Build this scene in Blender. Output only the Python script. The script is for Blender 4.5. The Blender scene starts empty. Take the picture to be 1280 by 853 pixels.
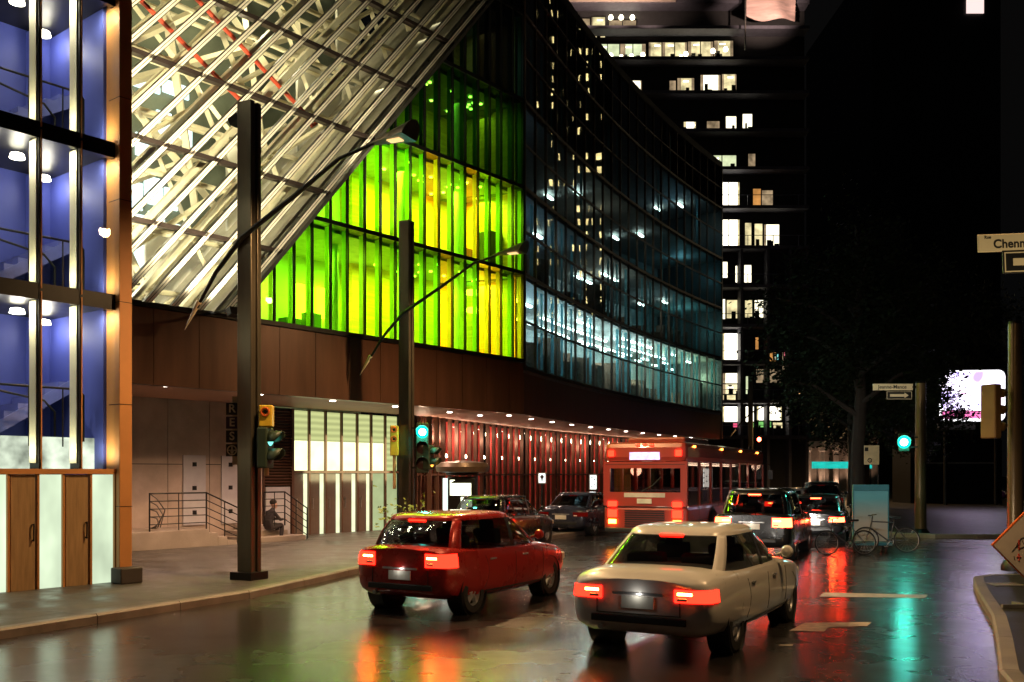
import bpy, bmesh, math, random
from mathutils import Vector, Matrix, noise as mnoise
R = math.radians
random.seed(7)
SC = bpy.context.scene
COL = SC.collection
F, CX, HY, H = 1200.0, 640.0, 592.0, 2.1      # focal length (px), centre column, eye line row, eye height (m)

def at(px, py, Y):
    return Vector(((px - CX) / F * Y, Y, H + (HY - py) * Y / F))
def zpx(py, Y):
    return H + (HY - py) * Y / F
def ground(px, py):
    Y = F * H / (py - HY)
    return Vector(((px - CX) / F * Y, Y, 0))

# ------------------------------------------------------------------ mesh builder
class MB:
    def __init__(s): s.v = []; s.f = []
    def add(s, vs, fs):
        o = len(s.v); s.v += [tuple(p) for p in vs]; s.f += [tuple(i + o for i in f) for f in fs]
    def box(s, c, d, rz=0, rx=0, ry=0):
        m = Matrix.Rotation(rz, 3, 'Z') @ Matrix.Rotation(ry, 3, 'Y') @ Matrix.Rotation(rx, 3, 'X')
        c = Vector(c); hx, hy, hz = d[0] / 2, d[1] / 2, d[2] / 2
        vs = [c + m @ Vector((x, y, z)) for x in (-hx, hx) for y in (-hy, hy) for z in (-hz, hz)]
        s.add(vs, [(0,1,3,2),(4,6,7,5),(0,4,5,1),(2,3,7,6),(0,2,6,4),(1,5,7,3)])
    def b2(s, x0, x1, y0, y1, z0, z1):
        s.box(((x0+x1)/2, (y0+y1)/2, (z0+z1)/2), (x1-x0, y1-y0, z1-z0))
    def poly(s, pts): s.add(pts, [tuple(range(len(pts)))])
    def prism(s, pts, ext):
        n = len(pts); e = Vector(ext); pts = [Vector(p) for p in pts]
        fs = [tuple(range(n))[::-1], tuple(range(n, 2*n))]
        fs += [(i, (i+1) % n, (i+1) % n + n, i + n) for i in range(n)]
        s.add(pts + [p + e for p in pts], fs)
    def loft(s, rings, cap=True, closed=True):
        n = len(rings[0]); vs = [p for r in rings for p in r]; fs = []
        for k in range(len(rings) - 1):
            for i in range(n if closed else n - 1):
                j = (i + 1) % n
                fs.append((k*n+i, k*n+j, (k+1)*n+j, (k+1)*n+i))
        if cap:
            fs.append(tuple(range(n))[::-1]); fs.append(tuple(range((len(rings)-1)*n, len(rings)*n)))
        s.add(vs, fs)
    def tube(s, pts, r, n=8, cap=True):
        pts = [Vector(p) for p in pts]
        rs = r if isinstance(r, (list, tuple)) else [r] * len(pts)
        rings = []; up = None
        for i, p in enumerate(pts):
            a = pts[max(i-1, 0)]; b = pts[min(i+1, len(pts)-1)]
            t = (b - a).normalized()
            if up is None:
                up = Vector((0,0,1)) if abs(t.z) < .9 else Vector((1,0,0))
            u = (up - t * up.dot(t)).normalized(); w = t.cross(u); up = u
            rings.append([p + (u * math.cos(k*2*math.pi/n) + w * math.sin(k*2*math.pi/n)) * rs[i] for k in range(n)])
        s.loft(rings, cap)
    def cyl(s, p0, p1, r0, r1=None, n=16):
        s.tube([p0, p1], [r0, r0 if r1 is None else r1], n)
    def lathe(s, prof, c=(0,0,0), axis='Z', n=24, cap=True):
        rings = []
        for r, h in prof:
            ring = []
            for k in range(n):
                a = 2*math.pi*k/n; x, y = r*math.cos(a), r*math.sin(a)
                p = {'Z': (x, y, h), 'Y': (x, h, y), 'X': (h, x, y)}[axis]
                ring.append(Vector(c) + Vector(p))
            rings.append(ring)
        s.loft(rings, cap)
    def torus(s, c, Rr, r, axis='Y', n=28, m=6):
        vs = []; fs = []
        for i in range(n):
            a = 2*math.pi*i/n
            for j in range(m):
                b = 2*math.pi*j/m; q = Rr + r*math.cos(b); h = r*math.sin(b)
                p = {'Y': (q*math.cos(a), h, q*math.sin(a)), 'Z': (q*math.cos(a), q*math.sin(a), h), 'X': (h, q*math.cos(a), q*math.sin(a))}[axis]
                vs.append(Vector(c) + Vector(p))
        for i in range(n):
            for j in range(m):
                fs.append((i*m+j, ((i+1) % n)*m+j, ((i+1) % n)*m+(j+1) % m, i*m+(j+1) % m))
        s.add(vs, fs)
    def build(s, name, m, parent=None, smooth=False, bevel=0, off=None, sub=0):
        me = bpy.data.meshes.new(name)
        vs = s.v if off is None else [tuple(Vector(p) - Vector(off)) for p in s.v]
        me.from_pydata(vs, [], s.f); me.update()
        bm = bmesh.new(); bm.from_mesh(me); bmesh.ops.recalc_face_normals(bm, faces=bm.faces); bm.to_mesh(me); bm.free()
        if m: me.materials.append(m)
        if smooth:
            for p in me.polygons: p.use_smooth = True
            me.set_sharp_from_angle(angle=R(smooth if smooth is not True else 40))
        o = bpy.data.objects.new(name, me); COL.objects.link(o)
        if parent: o.parent = parent
        if bevel:
            b = o.modifiers.new('bevel', 'BEVEL'); b.width = bevel; b.segments = 2; b.limit_method = 'ANGLE'
        if sub:
            b = o.modifiers.new('sub', 'SUBSURF'); b.levels = sub; b.render_levels = sub
        return o

def tag(o, label=None, cat=None, group=None, kind=None):
    if label: o['label'] = label
    if cat: o['category'] = cat
    if group: o['group'] = group
    if kind: o['kind'] = kind
    return o
def thing(name, label, cat, loc=(0,0,0), rz=0, group=None):
    o = bpy.data.objects.new(name, None); COL.objects.link(o)
    o.location = loc; o.rotation_euler = (0, 0, rz)
    return tag(o, label, cat, group)
def copy_tree(o, parent=None):
    c = o.copy(); COL.objects.link(c); c.parent = parent
    for ch in list(o.children): copy_tree(ch, c)
    return c
def text_obj(name, txt, size, m, parent, loc, rot=(0,0,0), ext=.004, bold=0):
    cu = bpy.data.curves.new(name, 'FONT'); cu.body = txt; cu.size = size; cu.extrude = ext
    cu.align_x = 'CENTER'; cu.align_y = 'CENTER'; cu.offset = bold
    t = bpy.data.objects.new(name, cu); COL.objects.link(t)
    dg = bpy.context.evaluated_depsgraph_get()
    me = bpy.data.meshes.new_from_object(t.evaluated_get(dg)); me.name = name
    bpy.data.objects.remove(t)
    me.materials.clear(); me.materials.append(m)
    o = bpy.data.objects.new(name, me); COL.objects.link(o)
    o.parent = parent; o.location = loc; o.rotation_euler = rot
    return o
def lamp(name, kind, loc, power, col=(1,1,1), size=.1, parent=None, rot=None, spot=None, sx=None, sy=None):
    l = bpy.data.lights.new(name, kind); l.energy = power; l.color = col
    if kind == 'POINT': l.shadow_soft_size = size
    if kind == 'SPOT':
        l.shadow_soft_size = size; l.spot_size = R(spot or 120); l.spot_blend = .6
    if kind == 'AREA':
        l.shape = 'RECTANGLE'; l.size = sx or size; l.size_y = sy or size
    o = bpy.data.objects.new(name, l); COL.objects.link(o); o.location = loc
    if rot: o.rotation_euler = rot
    if parent: o.parent = parent
    return o

# ------------------------------------------------------------------ materials
MC = {}
def nt(name):
    m = bpy.data.materials.new(name); m.use_nodes = True
    n = m.node_tree; n.nodes.clear()
    out = n.nodes.new('ShaderNodeOutputMaterial')
    return m, n, out
def N(n, t, **kw):
    x = n.nodes.new(t)
    for k, v in kw.items():
        if k in x.inputs: x.inputs[k].default_value = v
        else: setattr(x, k, v)
    return x
def pm(name, col, rough=.5, metal=0, var=.18, scale=3, bump=0, bscale=40, coat=0, spec=.5, stretch=None, trans=0):
    if name in MC: return MC[name]
    m, n, out = nt(name); L = n.links.new
    b = n.nodes.new('ShaderNodeBsdfPrincipled')
    tc = n.nodes.new('ShaderNodeTexCoord'); mp = n.nodes.new('ShaderNodeMapping')
    L(tc.outputs['Object'], mp.inputs[0])
    if stretch: mp.inputs['Scale'].default_value = stretch
    nz = N(n, 'ShaderNodeTexNoise', Scale=scale, Detail=5.0, Roughness=.6); L(mp.outputs[0], nz.inputs['Vector'])
    rp = n.nodes.new('ShaderNodeValToRGB')
    rp.color_ramp.elements[0].position = .3; rp.color_ramp.elements[1].position = .7
    rp.color_ramp.elements[0].color = [c*(1-var) for c in col] + [1]
    rp.color_ramp.elements[1].color = [min(1, c*(1+var)) for c in col] + [1]
    L(nz.outputs['Fac'], rp.inputs[0]); L(rp.outputs[0], b.inputs['Base Color'])
    rr = N(n, 'ShaderNodeMapRange'); rr.inputs['To Min'].default_value = max(.02, rough-.08); rr.inputs['To Max'].default_value = min(1, rough+.08)
    L(nz.outputs['Fac'], rr.inputs['Value']); L(rr.outputs[0], b.inputs['Roughness'])
    b.inputs['Metallic'].default_value = metal; b.inputs['Coat Weight'].default_value = coat
    b.inputs['Specular IOR Level'].default_value = spec
    if coat: b.inputs['Coat Roughness'].default_value = .04
    if bump:
        nb = N(n, 'ShaderNodeTexNoise', Scale=bscale, Detail=4.0); L(mp.outputs[0], nb.inputs['Vector'])
        bp = N(n, 'ShaderNodeBump', Strength=bump, Distance=.02); L(nb.outputs['Fac'], bp.inputs['Height']); L(bp.outputs[0], b.inputs['Normal'])
    if trans:
        tl = n.nodes.new('ShaderNodeBsdfTranslucent'); L(rp.outputs[0], tl.inputs[0])
        mx = N(n, 'ShaderNodeMixShader', Fac=trans); L(b.outputs[0], mx.inputs[1]); L(tl.outputs[0], mx.inputs[2]); L(mx.outputs[0], out.inputs[0])
    else:
        L(b.outputs[0], out.inputs[0])
    MC[name] = m; return m
def em(name, col, s, var=0, scale=2, stretch=(1,1,1), back=None):
    """something that gives off light; var = unevenness of the lamps / blinds behind the pane"""
    if name in MC: return MC[name]
    m, n, out = nt(name); L = n.links.new
    e = N(n, 'ShaderNodeEmission', Strength=s); e.inputs[0].default_value = list(col) + [1]
    if var:
        tc = n.nodes.new('ShaderNodeTexCoord'); mp = n.nodes.new('ShaderNodeMapping'); mp.inputs['Scale'].default_value = stretch
        L(tc.outputs['Object'], mp.inputs[0])
        nz = N(n, 'ShaderNodeTexNoise', Scale=scale, Detail=3.0); L(mp.outputs[0], nz.inputs['Vector'])
        mr = N(n, 'ShaderNodeMapRange'); mr.inputs['From Min'].default_value = .3; mr.inputs['From Max'].default_value = .7
        mr.inputs['To Min'].default_value = s*(1-var); mr.inputs['To Max'].default_value = s*(1+var)
        L(nz.outputs['Fac'], mr.inputs['Value']); L(mr.outputs[0], e.inputs['Strength'])
    L(e.outputs[0], out.inputs[0]); MC[name] = m; return m
def glass(name, tint, base=.05, ior=1.5, rough=.01, bump=0):
    if name in MC: return MC[name]
    m, n, out = nt(name); L = n.links.new
    t = n.nodes.new('ShaderNodeBsdfTransparent'); t.inputs[0].default_value = list(tint) + [1]
    g = N(n, 'ShaderNodeBsdfGlossy', Roughness=rough); g.inputs[0].default_value = (1,1,1,1)
    fr = N(n, 'ShaderNodeFresnel', IOR=ior)
    ge = n.nodes.new('ShaderNodeNewGeometry'); mi = N(n, 'ShaderNodeMapRange'); mi.inputs['To Min'].default_value = ior; mi.inputs['To Max'].default_value = 1/ior
    L(ge.outputs['Backfacing'], mi.inputs['Value']); L(mi.outputs[0], fr.inputs['IOR'])      # a pane looks the same from both faces
    ad = N(n, 'ShaderNodeMath', operation='ADD', use_clamp=True); ad.inputs[1].default_value = base
    L(fr.outputs[0], ad.inputs[0])
    mx = n.nodes.new('ShaderNodeMixShader'); L(ad.outputs[0], mx.inputs[0]); L(t.outputs[0], mx.inputs[1]); L(g.outputs[0], mx.inputs[2])
    if bump:
        tc = n.nodes.new('ShaderNodeTexCoord')
        nb = N(n, 'ShaderNodeTexNoise', Scale=.5, Detail=1.0); L(tc.outputs['Object'], nb.inputs['Vector'])
        bp = N(n, 'ShaderNodeBump', Strength=bump, Distance=.05); L(nb.outputs['Fac'], bp.inputs['Height']); L(bp.outputs[0], g.inputs['Normal']); L(bp.outputs[0], fr.inputs['Normal'])
    L(mx.outputs[0], out.inputs[0]); MC[name] = m; return m

def wet_asphalt():
    m, n, out = nt('wet_asphalt'); L = n.links.new
    b = n.nodes.new('ShaderNodeBsdfPrincipled'); L(b.outputs[0], out.inputs[0])
    tc = n.nodes.new('ShaderNodeTexCoord')
    n1 = N(n, 'ShaderNodeTexNoise', Scale=.35, Detail=5.0, Roughness=.62); L(tc.outputs['Object'], n1.inputs['Vector'])
    n2 = N(n, 'ShaderNodeTexNoise', Scale=55.0, Detail=3.0); L(tc.outputs['Object'], n2.inputs['Vector'])
    n3 = N(n, 'ShaderNodeTexNoise', Scale=1.7, Detail=6.0, Roughness=.65); L(tc.outputs['Object'], n3.inputs['Vector'])
    rp = n.nodes.new('ShaderNodeValToRGB'); e = rp.color_ramp.elements
    e[0].position = .35; e[0].color = (.015,.014,.0135,1); e[1].position = .7; e[1].color = (.034,.031,.029,1)
    L(n3.outputs['Fac'], rp.inputs[0])
    n4 = N(n, 'ShaderNodeTexNoise', Scale=130.0, Detail=2.0); L(tc.outputs['Object'], n4.inputs['Vector'])
    m4 = N(n, 'ShaderNodeMapRange'); m4.inputs['From Min'].default_value = .35; m4.inputs['From Max'].default_value = .65; m4.inputs['To Min'].default_value = .45; m4.inputs['To Max'].default_value = 1.6; L(n4.outputs['Fac'], m4.inputs['Value'])
    vo = N(n, 'ShaderNodeTexVoronoi', Scale=.33); vo.feature = 'DISTANCE_TO_EDGE'
    wob = N(n, 'ShaderNodeMixRGB', Fac=.12); L(tc.outputs['Object'], wob.inputs[1]); L(n3.outputs['Color'], wob.inputs[2]); L(wob.outputs[0], vo.inputs['Vector'])
    cr_ = N(n, 'ShaderNodeMapRange'); cr_.inputs['From Max'].default_value = .012; cr_.inputs['To Min'].default_value = .3; L(vo.outputs['Distance'], cr_.inputs['Value'])
    mu = N(n, 'ShaderNodeMath', operation='MULTIPLY'); L(m4.outputs[0], mu.inputs[0]); L(cr_.outputs[0], mu.inputs[1])
    sc_ = n.nodes.new('ShaderNodeVectorMath'); sc_.operation = 'SCALE'; L(rp.outputs[0], sc_.inputs[0]); L(mu.outputs[0], sc_.inputs['Scale']); L(sc_.outputs[0], b.inputs['Base Color'])
    mr = N(n, 'ShaderNodeMapRange'); mr.inputs['From Min'].default_value = .36; mr.inputs['From Max'].default_value = .64
    mr.inputs['To Min'].default_value = .13; mr.inputs['To Max'].default_value = .36
    L(n1.outputs['Fac'], mr.inputs['Value']); L(mr.outputs[0], b.inputs['Roughness'])
    b.inputs['IOR'].default_value = 1.5
    b.inputs['Coat Weight'].default_value = .6; b.inputs['Coat Roughness'].default_value = .1
    bp = N(n, 'ShaderNodeBump', Strength=.34, Distance=.012); L(n2.outputs['Fac'], bp.inputs['Height'])
    L(bp.outputs[0], b.inputs['Normal'])
    bp2 = N(n, 'ShaderNodeBump', Strength=.12, Distance=.012); L(n2.outputs['Fac'], bp2.inputs['Height']); L(bp2.outputs[0], b.inputs['Coat Normal'])
    return m

# ------------------------------------------------------------------ world, camera
w = bpy.data.worlds.new("World"); SC.world = w; w.use_nodes = True
wn = w.node_tree; bg = wn.nodes['Background']
sky = wn.nodes.new('ShaderNodeTexSky'); sky.sky_type = 'NISHITA'; sky.sun_disc = False
sky.sun_elevation = R(-5); sky.sun_rotation = R(200)
glow = wn.nodes.new('ShaderNodeMixRGB'); glow.blend_type = 'ADD'; glow.inputs[0].default_value = 1; glow.inputs[2].default_value = (.011,.011,.0115,1)   # faint city sky glow
wn.links.new(sky.outputs[0], glow.inputs[1]); wn.links.new(glow.outputs[0], bg.inputs[0]); bg.inputs[1].default_value = .15
cam = bpy.data.cameras.new('camera'); co = bpy.data.objects.new('camera', cam); COL.objects.link(co)
co.location = (0, 0, H); co.rotation_euler = (R(90), 0, 0)
cam.sensor_width = 36; cam.lens = 36 * F / 1280; cam.shift_x = 0; cam.shift_y = (HY - 426.5) / 1280
cam.clip_end = 2000; cam.clip_start = .05
SC.camera = co
vs = SC.view_settings; vs.view_transform = 'Standard'; vs.look = 'None'; vs.exposure = .22; vs.gamma = 1; vs.use_curve_mapping = False
cy = SC.cycles; cy.use_denoising = True; cy.max_bounces = 7; cy.diffuse_bounces = 3; cy.glossy_bounces = 4; cy.transparent_max_bounces = 16
cy.transmission_bounces = 4; cy.sample_clamp_indirect = 6; cy.sample_clamp_direct = 0; cy.caustics_reflective = False; cy.caustics_refractive = False
try: cy.denoiser = 'OPENIMAGEDENOISE'
except Exception: pass
sl = bpy.data.lights.new('moon', 'SUN'); sl.energy = .004; sl.angle = R(.5); sl.color = (.8,.85,1)
so = bpy.data.objects.new('moon', sl); COL.objects.link(so); so.rotation_euler = (R(50), 0, R(200))

# shared materials
M_dark = pm('dark_metal', (.015,.014,.013), .4, .6)
M_black = pm('black_rubber', (.012,.012,.012), .7)
M_brownmetal = pm('brown_cladding', (.10,.045,.025), .35, .3, var=.25, stretch=(1,1,.12))
M_conc = pm('concrete', (.30,.25,.20), .75, bump=.25, bscale=30, var=.22, scale=1.2)
M_slab = pm('sidewalk_concrete', (.12,.11,.095), .55, bump=.3, bscale=60, var=.35, scale=.9)
M_kerb = pm('kerb_stone', (.22,.19,.16), .45, bump=.3, bscale=50, var=.3, scale=2)
M_steel = pm('galvanised_steel', (.35,.34,.32), .4, .8)
M_cream = pm('cream_paint', (.78,.74,.55), .5, var=.06)
M_white = pm('white_paint', (.8,.8,.78), .5, var=.05)
M_orangecol = pm('orange_terracotta', (.55,.24,.07), .6, var=.12, scale=1, bump=.1)
M_road_paint = pm('worn_road_paint', (.42,.36,.3), .45, var=.5, scale=6, bump=.2)

# ------------------------------------------------------------------ ground
U = Vector((math.sin(R(38.4)), math.cos(R(38.4)), 0)); NV = Vector((-U.y, U.x, 0)); P0 = Vector((.4, 33.2, 0)); RZ = R(90-38.4)
def t_of(px, off=0):
    O = P0 + NV*off; k = (px-CX)/F
    return (k*O.y - O.x)/(U.x - k*U.y)
def y_of(px, off=0):
    return (P0 + NV*off + U*t_of(px, off)).y
D25 = Vector((math.sin(R(25)), math.cos(R(25)), 0)); Q25 = Vector((math.cos(R(25)), -math.sin(R(25)), 0))   # along / across the street
def street(q, Y):
    return Vector(((q + .4226*Y)/.9063, Y, 0))

g = MB(); g.poly([(-300,-200,-.004),(300,-200,-.004),(300,600,-.004),(-300,600,-.004)])
tag(g.build('ground', pm('dark_ground', (.03,.028,.026), .8)), kind='structure')
g = MB()
rd = [(-60,-20,0),(40,-20,0),(120,18,0),(160,34,0),(120,46,0),(60,150,0),(20,150,0),(-60,40,0)]
g.poly(rd); tag(g.build('road', wet_asphalt()), kind='structure')

def pavement(name, outer, kerbn, hgt=.13, kw=.18):
    """outer: polygon; the first kerbn points carry a kerb stone"""
    a = MB(); k = MB()
    pts = [Vector(p) for p in outer]
    inner = []
    for i in range(kerbn):
        p = pts[i]; a0 = pts[max(i-1,0)]; b0 = pts[min(i+1,kerbn-1)]
        d = (b0-a0).normalized(); nn = Vector((-d.y, d.x, 0)); inner.append(p + nn*kw)
    poly = inner + pts[kerbn:]
    a.prism([(p.x,p.y,-.003) for p in poly], (0,0,hgt+.003))
    for i in range(kerbn-1):
        nseg = max(1, int((pts[i+1]-pts[i]).length/1.5))
        for s in range(nseg):
            f0, f1 = s/nseg, (s+1)/nseg
            g0 = .006/max(.2,(pts[i+1]-pts[i]).length)
            A = pts[i].lerp(pts[i+1], f0+g0); B = pts[i].lerp(pts[i+1], f1-g0)
            C_ = inner[i].lerp(inner[i+1], f1-g0); D_ = inner[i].lerp(inner[i+1], f0+g0)
            C_ = C_.lerp(B, .015); D_ = D_.lerp(A, .015)
            z = hgt + .006
            rr = .03
            A2 = A.lerp(D_, .16); B2 = B.lerp(C_, .16)
            k.loft([[(A.x,A.y,-.02),(A.x,A.y,z-rr),(A2.x,A2.y,z),(D_.x,D_.y,z),(D_.x,D_.y,-.02)],
                    [(B.x,B.y,-.02),(B.x,B.y,z-rr),(B2.x,B2.y,z),(C_.x,C_.y,z),(C_.x,C_.y,-.02)]])
    so_ = tag(a.build(name, M_slab), kind='structure')
    tag(k.build('kerb', M_kerb, smooth=30), kind='structure')
    return so_
def slab_mat():
    m, n, out = nt('paved_slabs'); L = n.links.new
    b = n.nodes.new('ShaderNodeBsdfPrincipled'); L(b.outputs[0], out.inputs[0]); tc = n.nodes.new('ShaderNodeTexCoord')
    mp = n.nodes.new('ShaderNodeMapping'); mp.inputs['Rotation'].default_value = (0,0,R(-62)); L(tc.outputs['Object'], mp.inputs[0])
    br = N(n,'ShaderNodeTexBrick', Scale=1.0); br.offset = 0; br.inputs['Mortar Size'].default_value = .018; br.inputs['Brick Width'].default_value = 1.5; br.inputs['Row Height'].default_value = 1.5
    br.inputs['Color1'].default_value = (.085,.078,.066,1); br.inputs['Color2'].default_value = (.105,.095,.08,1); br.inputs['Mortar'].default_value = (.03,.028,.024,1); L(mp.outputs[0], br.inputs['Vector'])
    nz = N(n,'ShaderNodeTexNoise', Scale=1.3, Detail=7.0, Roughness=.65); L(tc.outputs['Object'], nz.inputs['Vector'])
    mr = N(n,'ShaderNodeMapRange'); mr.inputs['From Min'].default_value=.3; mr.inputs['From Max'].default_value=.7; mr.inputs['To Min'].default_value=.45; mr.inputs['To Max'].default_value=1.25; L(nz.outputs['Fac'], mr.inputs['Value'])
    mx = n.nodes.new('ShaderNodeVectorMath'); mx.operation = 'SCALE'; L(br.outputs['Color'], mx.inputs[0]); L(mr.outputs[0], mx.inputs['Scale']); L(mx.outputs[0], b.inputs['Base Color'])
    r2 = N(n,'ShaderNodeMapRange'); r2.inputs['From Min'].default_value=.35; r2.inputs['From Max'].default_value=.65; r2.inputs['To Min'].default_value=.28; r2.inputs['To Max'].default_value=.7; L(nz.outputs['Fac'], r2.inputs['Value']); L(r2.outputs[0], b.inputs['Roughness'])
    n2 = N(n,'ShaderNodeTexNoise', Scale=60.0, Detail=3.0); L(tc.outputs['Object'], n2.inputs['Vector']); bp = N(n,'ShaderNodeBump', Strength=.25, Distance=.01); L(n2.outputs['Fac'], bp.inputs['Height']); L(bp.outputs[0], b.inputs['Normal'])
    return m
# left pavement (kerb runs along the street, building side on the left)
lk = [(-24,-8,0),(-8.8,9.2,0),(-6.5,12.1,0),(-4.4,16.1,0),(-2.3,23.3,0),(.5,29.0,0)]
lk += [tuple(street(-11.6, Y)) for Y in (36,45,57,75,95,112)]
M_slab = slab_mat()
pavement('sidewalk', lk + [(20,118,0),(-40,118,0),(-60,60,0),(-60,-8,0)], len(lk))
# near right corner: runs up the street towards the corner, then turns right
nr = [(40,-14,0),(40,17.6,0)] 
cor = []
for i in range(9):
    a = R(88 + i*(245-88-90+ -0)/8.0)
    cor.append((10.05 + 1.45*math.cos(a), 17.4 + 1.45*math.sin(a), 0))
kp = [(40,17.9,0),(24,18.5,0),(10.1,18.85,0),(9.3,18.72,0),(8.82,18.35,0),(8.55,17.8,0),(7.85,16.2,0),(6.7,13.4,0),(5.85,11.6,0),(4.9,9.65,0),(4.55,8.6,0),(4.35,7.2,0),(3.4,4,0),(0.9,-2,0)]
M_slab = pm('darkened_wet_pavement', (.022,.02,.018), .4, bump=.4, bscale=60, var=.4, scale=1.5)  # pavement colour darkened so it stays near black beneath the lamp
pavement('sidewalk', kp + [(2,-14,0),(40,-14,0)], len(kp))
M_slab = MC['darkened_wet_pavement']
# far right corner
fr = [(38.5,112,0),(29.5,85,0),(21.5,62,0),(16.5,47,0),(12.75,36,0),(12.55,34,0),(12.6,32.6,0),(12.95,31.7,0),(13.7,31.1,0),(15,30.95,0),(40,32.2,0),(110,40,0)]
pavement('sidewalk', fr + [(110,118,0),(60,118,0)], len(fr))
# worn lane markings
def mark(pts, z=.004):
    k = MB(); k.poly([(ground(*p).x, ground(*p).y, z) for p in pts]); tag(k.build('road_marking', M_road_paint), kind='structure')
mark([(1030,741),(1160,744),(1156,748),(1024,746)])
mark([(1006,779),(1090,778),(1084,783),(1036,784),(1030,790),(986,789)])
mark([(975,806),(992,806),(990,808),(973,808)])
mark([(600,668+38),(625,700),(612,706),(585,712)])
# gully grate set in the pavement
gt = MB(); c = Vector((8.75,17.0,.136))
for i in range(7): gt.box((c.x-.24+i*.08, c.y, c.z), (.035,.42,.012))
gt.box((c.x,c.y-.22,c.z),(.6,.03,.014)); gt.box((c.x,c.y+.22,c.z),(.6,.03,.014))
tag(gt.build('drain_grate', M_steel, off=(0,0,0)), 'small steel grate set into the dark pavement at the near right corner', 'grate')
# ================================================================== stair pavilion, far left
PC = Vector((-7.05,17.6,0)); PH = 15.0
pv = thing('stair_pavilion', 'glazed stair pavilion with deep blue inner walls and orange corner column', 'building', PC, RZ)
TR = [2.13, 5.2, 7.95, 10.7, 13.45]
def pv_t(px):
    k = (px-CX)/F; return (k*PC.y-PC.x)/(U.x-k*U.y)
muls = [pv_t(p) for p in (48.5, 99, 146)]
pitch = (muls[2]-muls[0])/2
while muls[0] > -9: muls.insert(0, muls[0]-pitch)
m_blue = pm('blue_wall_paint', (.06,.08,.36), .5, var=.12, scale=.8)
m_gl = glass('clear_glass', (.93,.95,.95), .02)
b = MB(); b.b2(-.245, 0, -.16, .3, 0, PH); b.build('corner_column', M_orangecol, pv, bevel=.012)
# joints of the column cladding
b = MB()
for z in (1.5,3.35,5.2,7.05,8.9,10.75): b.b2(-.247,.002,-.163,.2,z-.006,z+.006)
b.build('column_joint', M_dark, pv)
b = MB(); b.b2(-9.2,-.25,2.3,2.45,2.2,PH); b.b2(-.3,-.02,.3,2.45,0,PH); b.build('back_wall', m_blue, pv)
b = MB(); b.b2(-9.2,-.02,-.16,2.45,PH,PH+.4); b.build('roof', M_dark, pv)
for i, z in enumerate(TR[1:]):
    b = MB(); b.b2(-9.2,-.25,-.02,.10,z-.14,z+.14); b.b2(-9.2,-.31,.10,2.3,z-.1,z+.1); b.build('floor_slab', M_dark, pv)
b = MB(); b.b2(-9.2,-.245,-.05,.10,TR[0]-.04,TR[0]+.05); b.b2(-9.2,-.245,-.04,.1,0,.07); b.build('door_header', M_orangecol, pv)
fin = MB(); md = MB(); mo = MB()
for t in muls:
    for z0, z1 in zip(TR, TR[1:] + [PH]):
        fin.b2(t-.035, t-.012, .03, .27, z0+.15, z1-.15)
        md.b2(t-.012, t+.012, -.03, .3, z0, z1)
        mo.b2(t+.014, t+.034, -.05, .03, z0+.05, z1)
fin.build('light_fin', M_cream, pv); md.build('mullion', M_dark, pv); mo.build('mullion_cap', M_orangecol, pv)
for z0, z1 in zip(TR, TR[1:] + [PH]):
    b = MB(); b.poly([(-9.2,.0,z0),(-.245,.0,z0),(-.245,.0,z1),(-9.2,.0,z1)]); b.build('glass_band', m_gl, pv)
# doors at ground level, timber leaves between lit frosted side lights
m_frost = em('lit_frosted_glass', (.84,1,.70), .78, .32, 1.3, (1,1,.5))
m_wood = pm('warm_timber', (.36,.23,.11), .45, var=.25, scale=3, stretch=(6,6,.5))
edges = [pv_t(p) for p in (-46,-20, 11.5, 45.5, 79.5, 112.5, 144)]
kinds = ['g','d','g','d','g','d','g']
e0 = edges
lay = [(pv_t(-45),pv_t(-21),'d'),(pv_t(-18),pv_t(10),'g'),(pv_t(12),pv_t(45),'d'),(pv_t(47),pv_t(79),'g'),(pv_t(81),pv_t(111),'d'),(pv_t(113),pv_t(143.5),'g')]
x = lay[0][0]
for k in range(6):
    lay.insert(0, (x-.03-.47, x-.03, 'g' if k % 2 == 0 else 'd')); x -= .5
for a0, a1, kd in lay:
    if kd == 'g':
        s = MB(); s.b2(a0+.02,a1-.02,.03,.05,.09,TR[0]-.05); so_ = s.build('side_light', m_frost, pv)
        fr_ = MB(); fr_.b2(a0-.015,a0+.02,-.03,.08,.07,TR[0]-.04); fr_.b2(a1-.02,a1+.015,-.03,.08,.07,TR[0]-.04); fr_.build('frame', M_orangecol, so_)
    else:
        s = MB(); s.b2(a0+.017,a1-.017,0,.05,.07,TR[0]-.05); so_ = s.build('door', m_wood, pv, bevel=.004)
        h = MB(); h.cyl((a1-.06,-.05,.95),(a1-.06,-.05,1.25),.012); h.b2(a1-.07,a1-.05,-.05,0,.96,.98); h.b2(a1-.07,a1-.05,-.05,0,1.22,1.24); h.build('handle', M_dark, so_)
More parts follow.
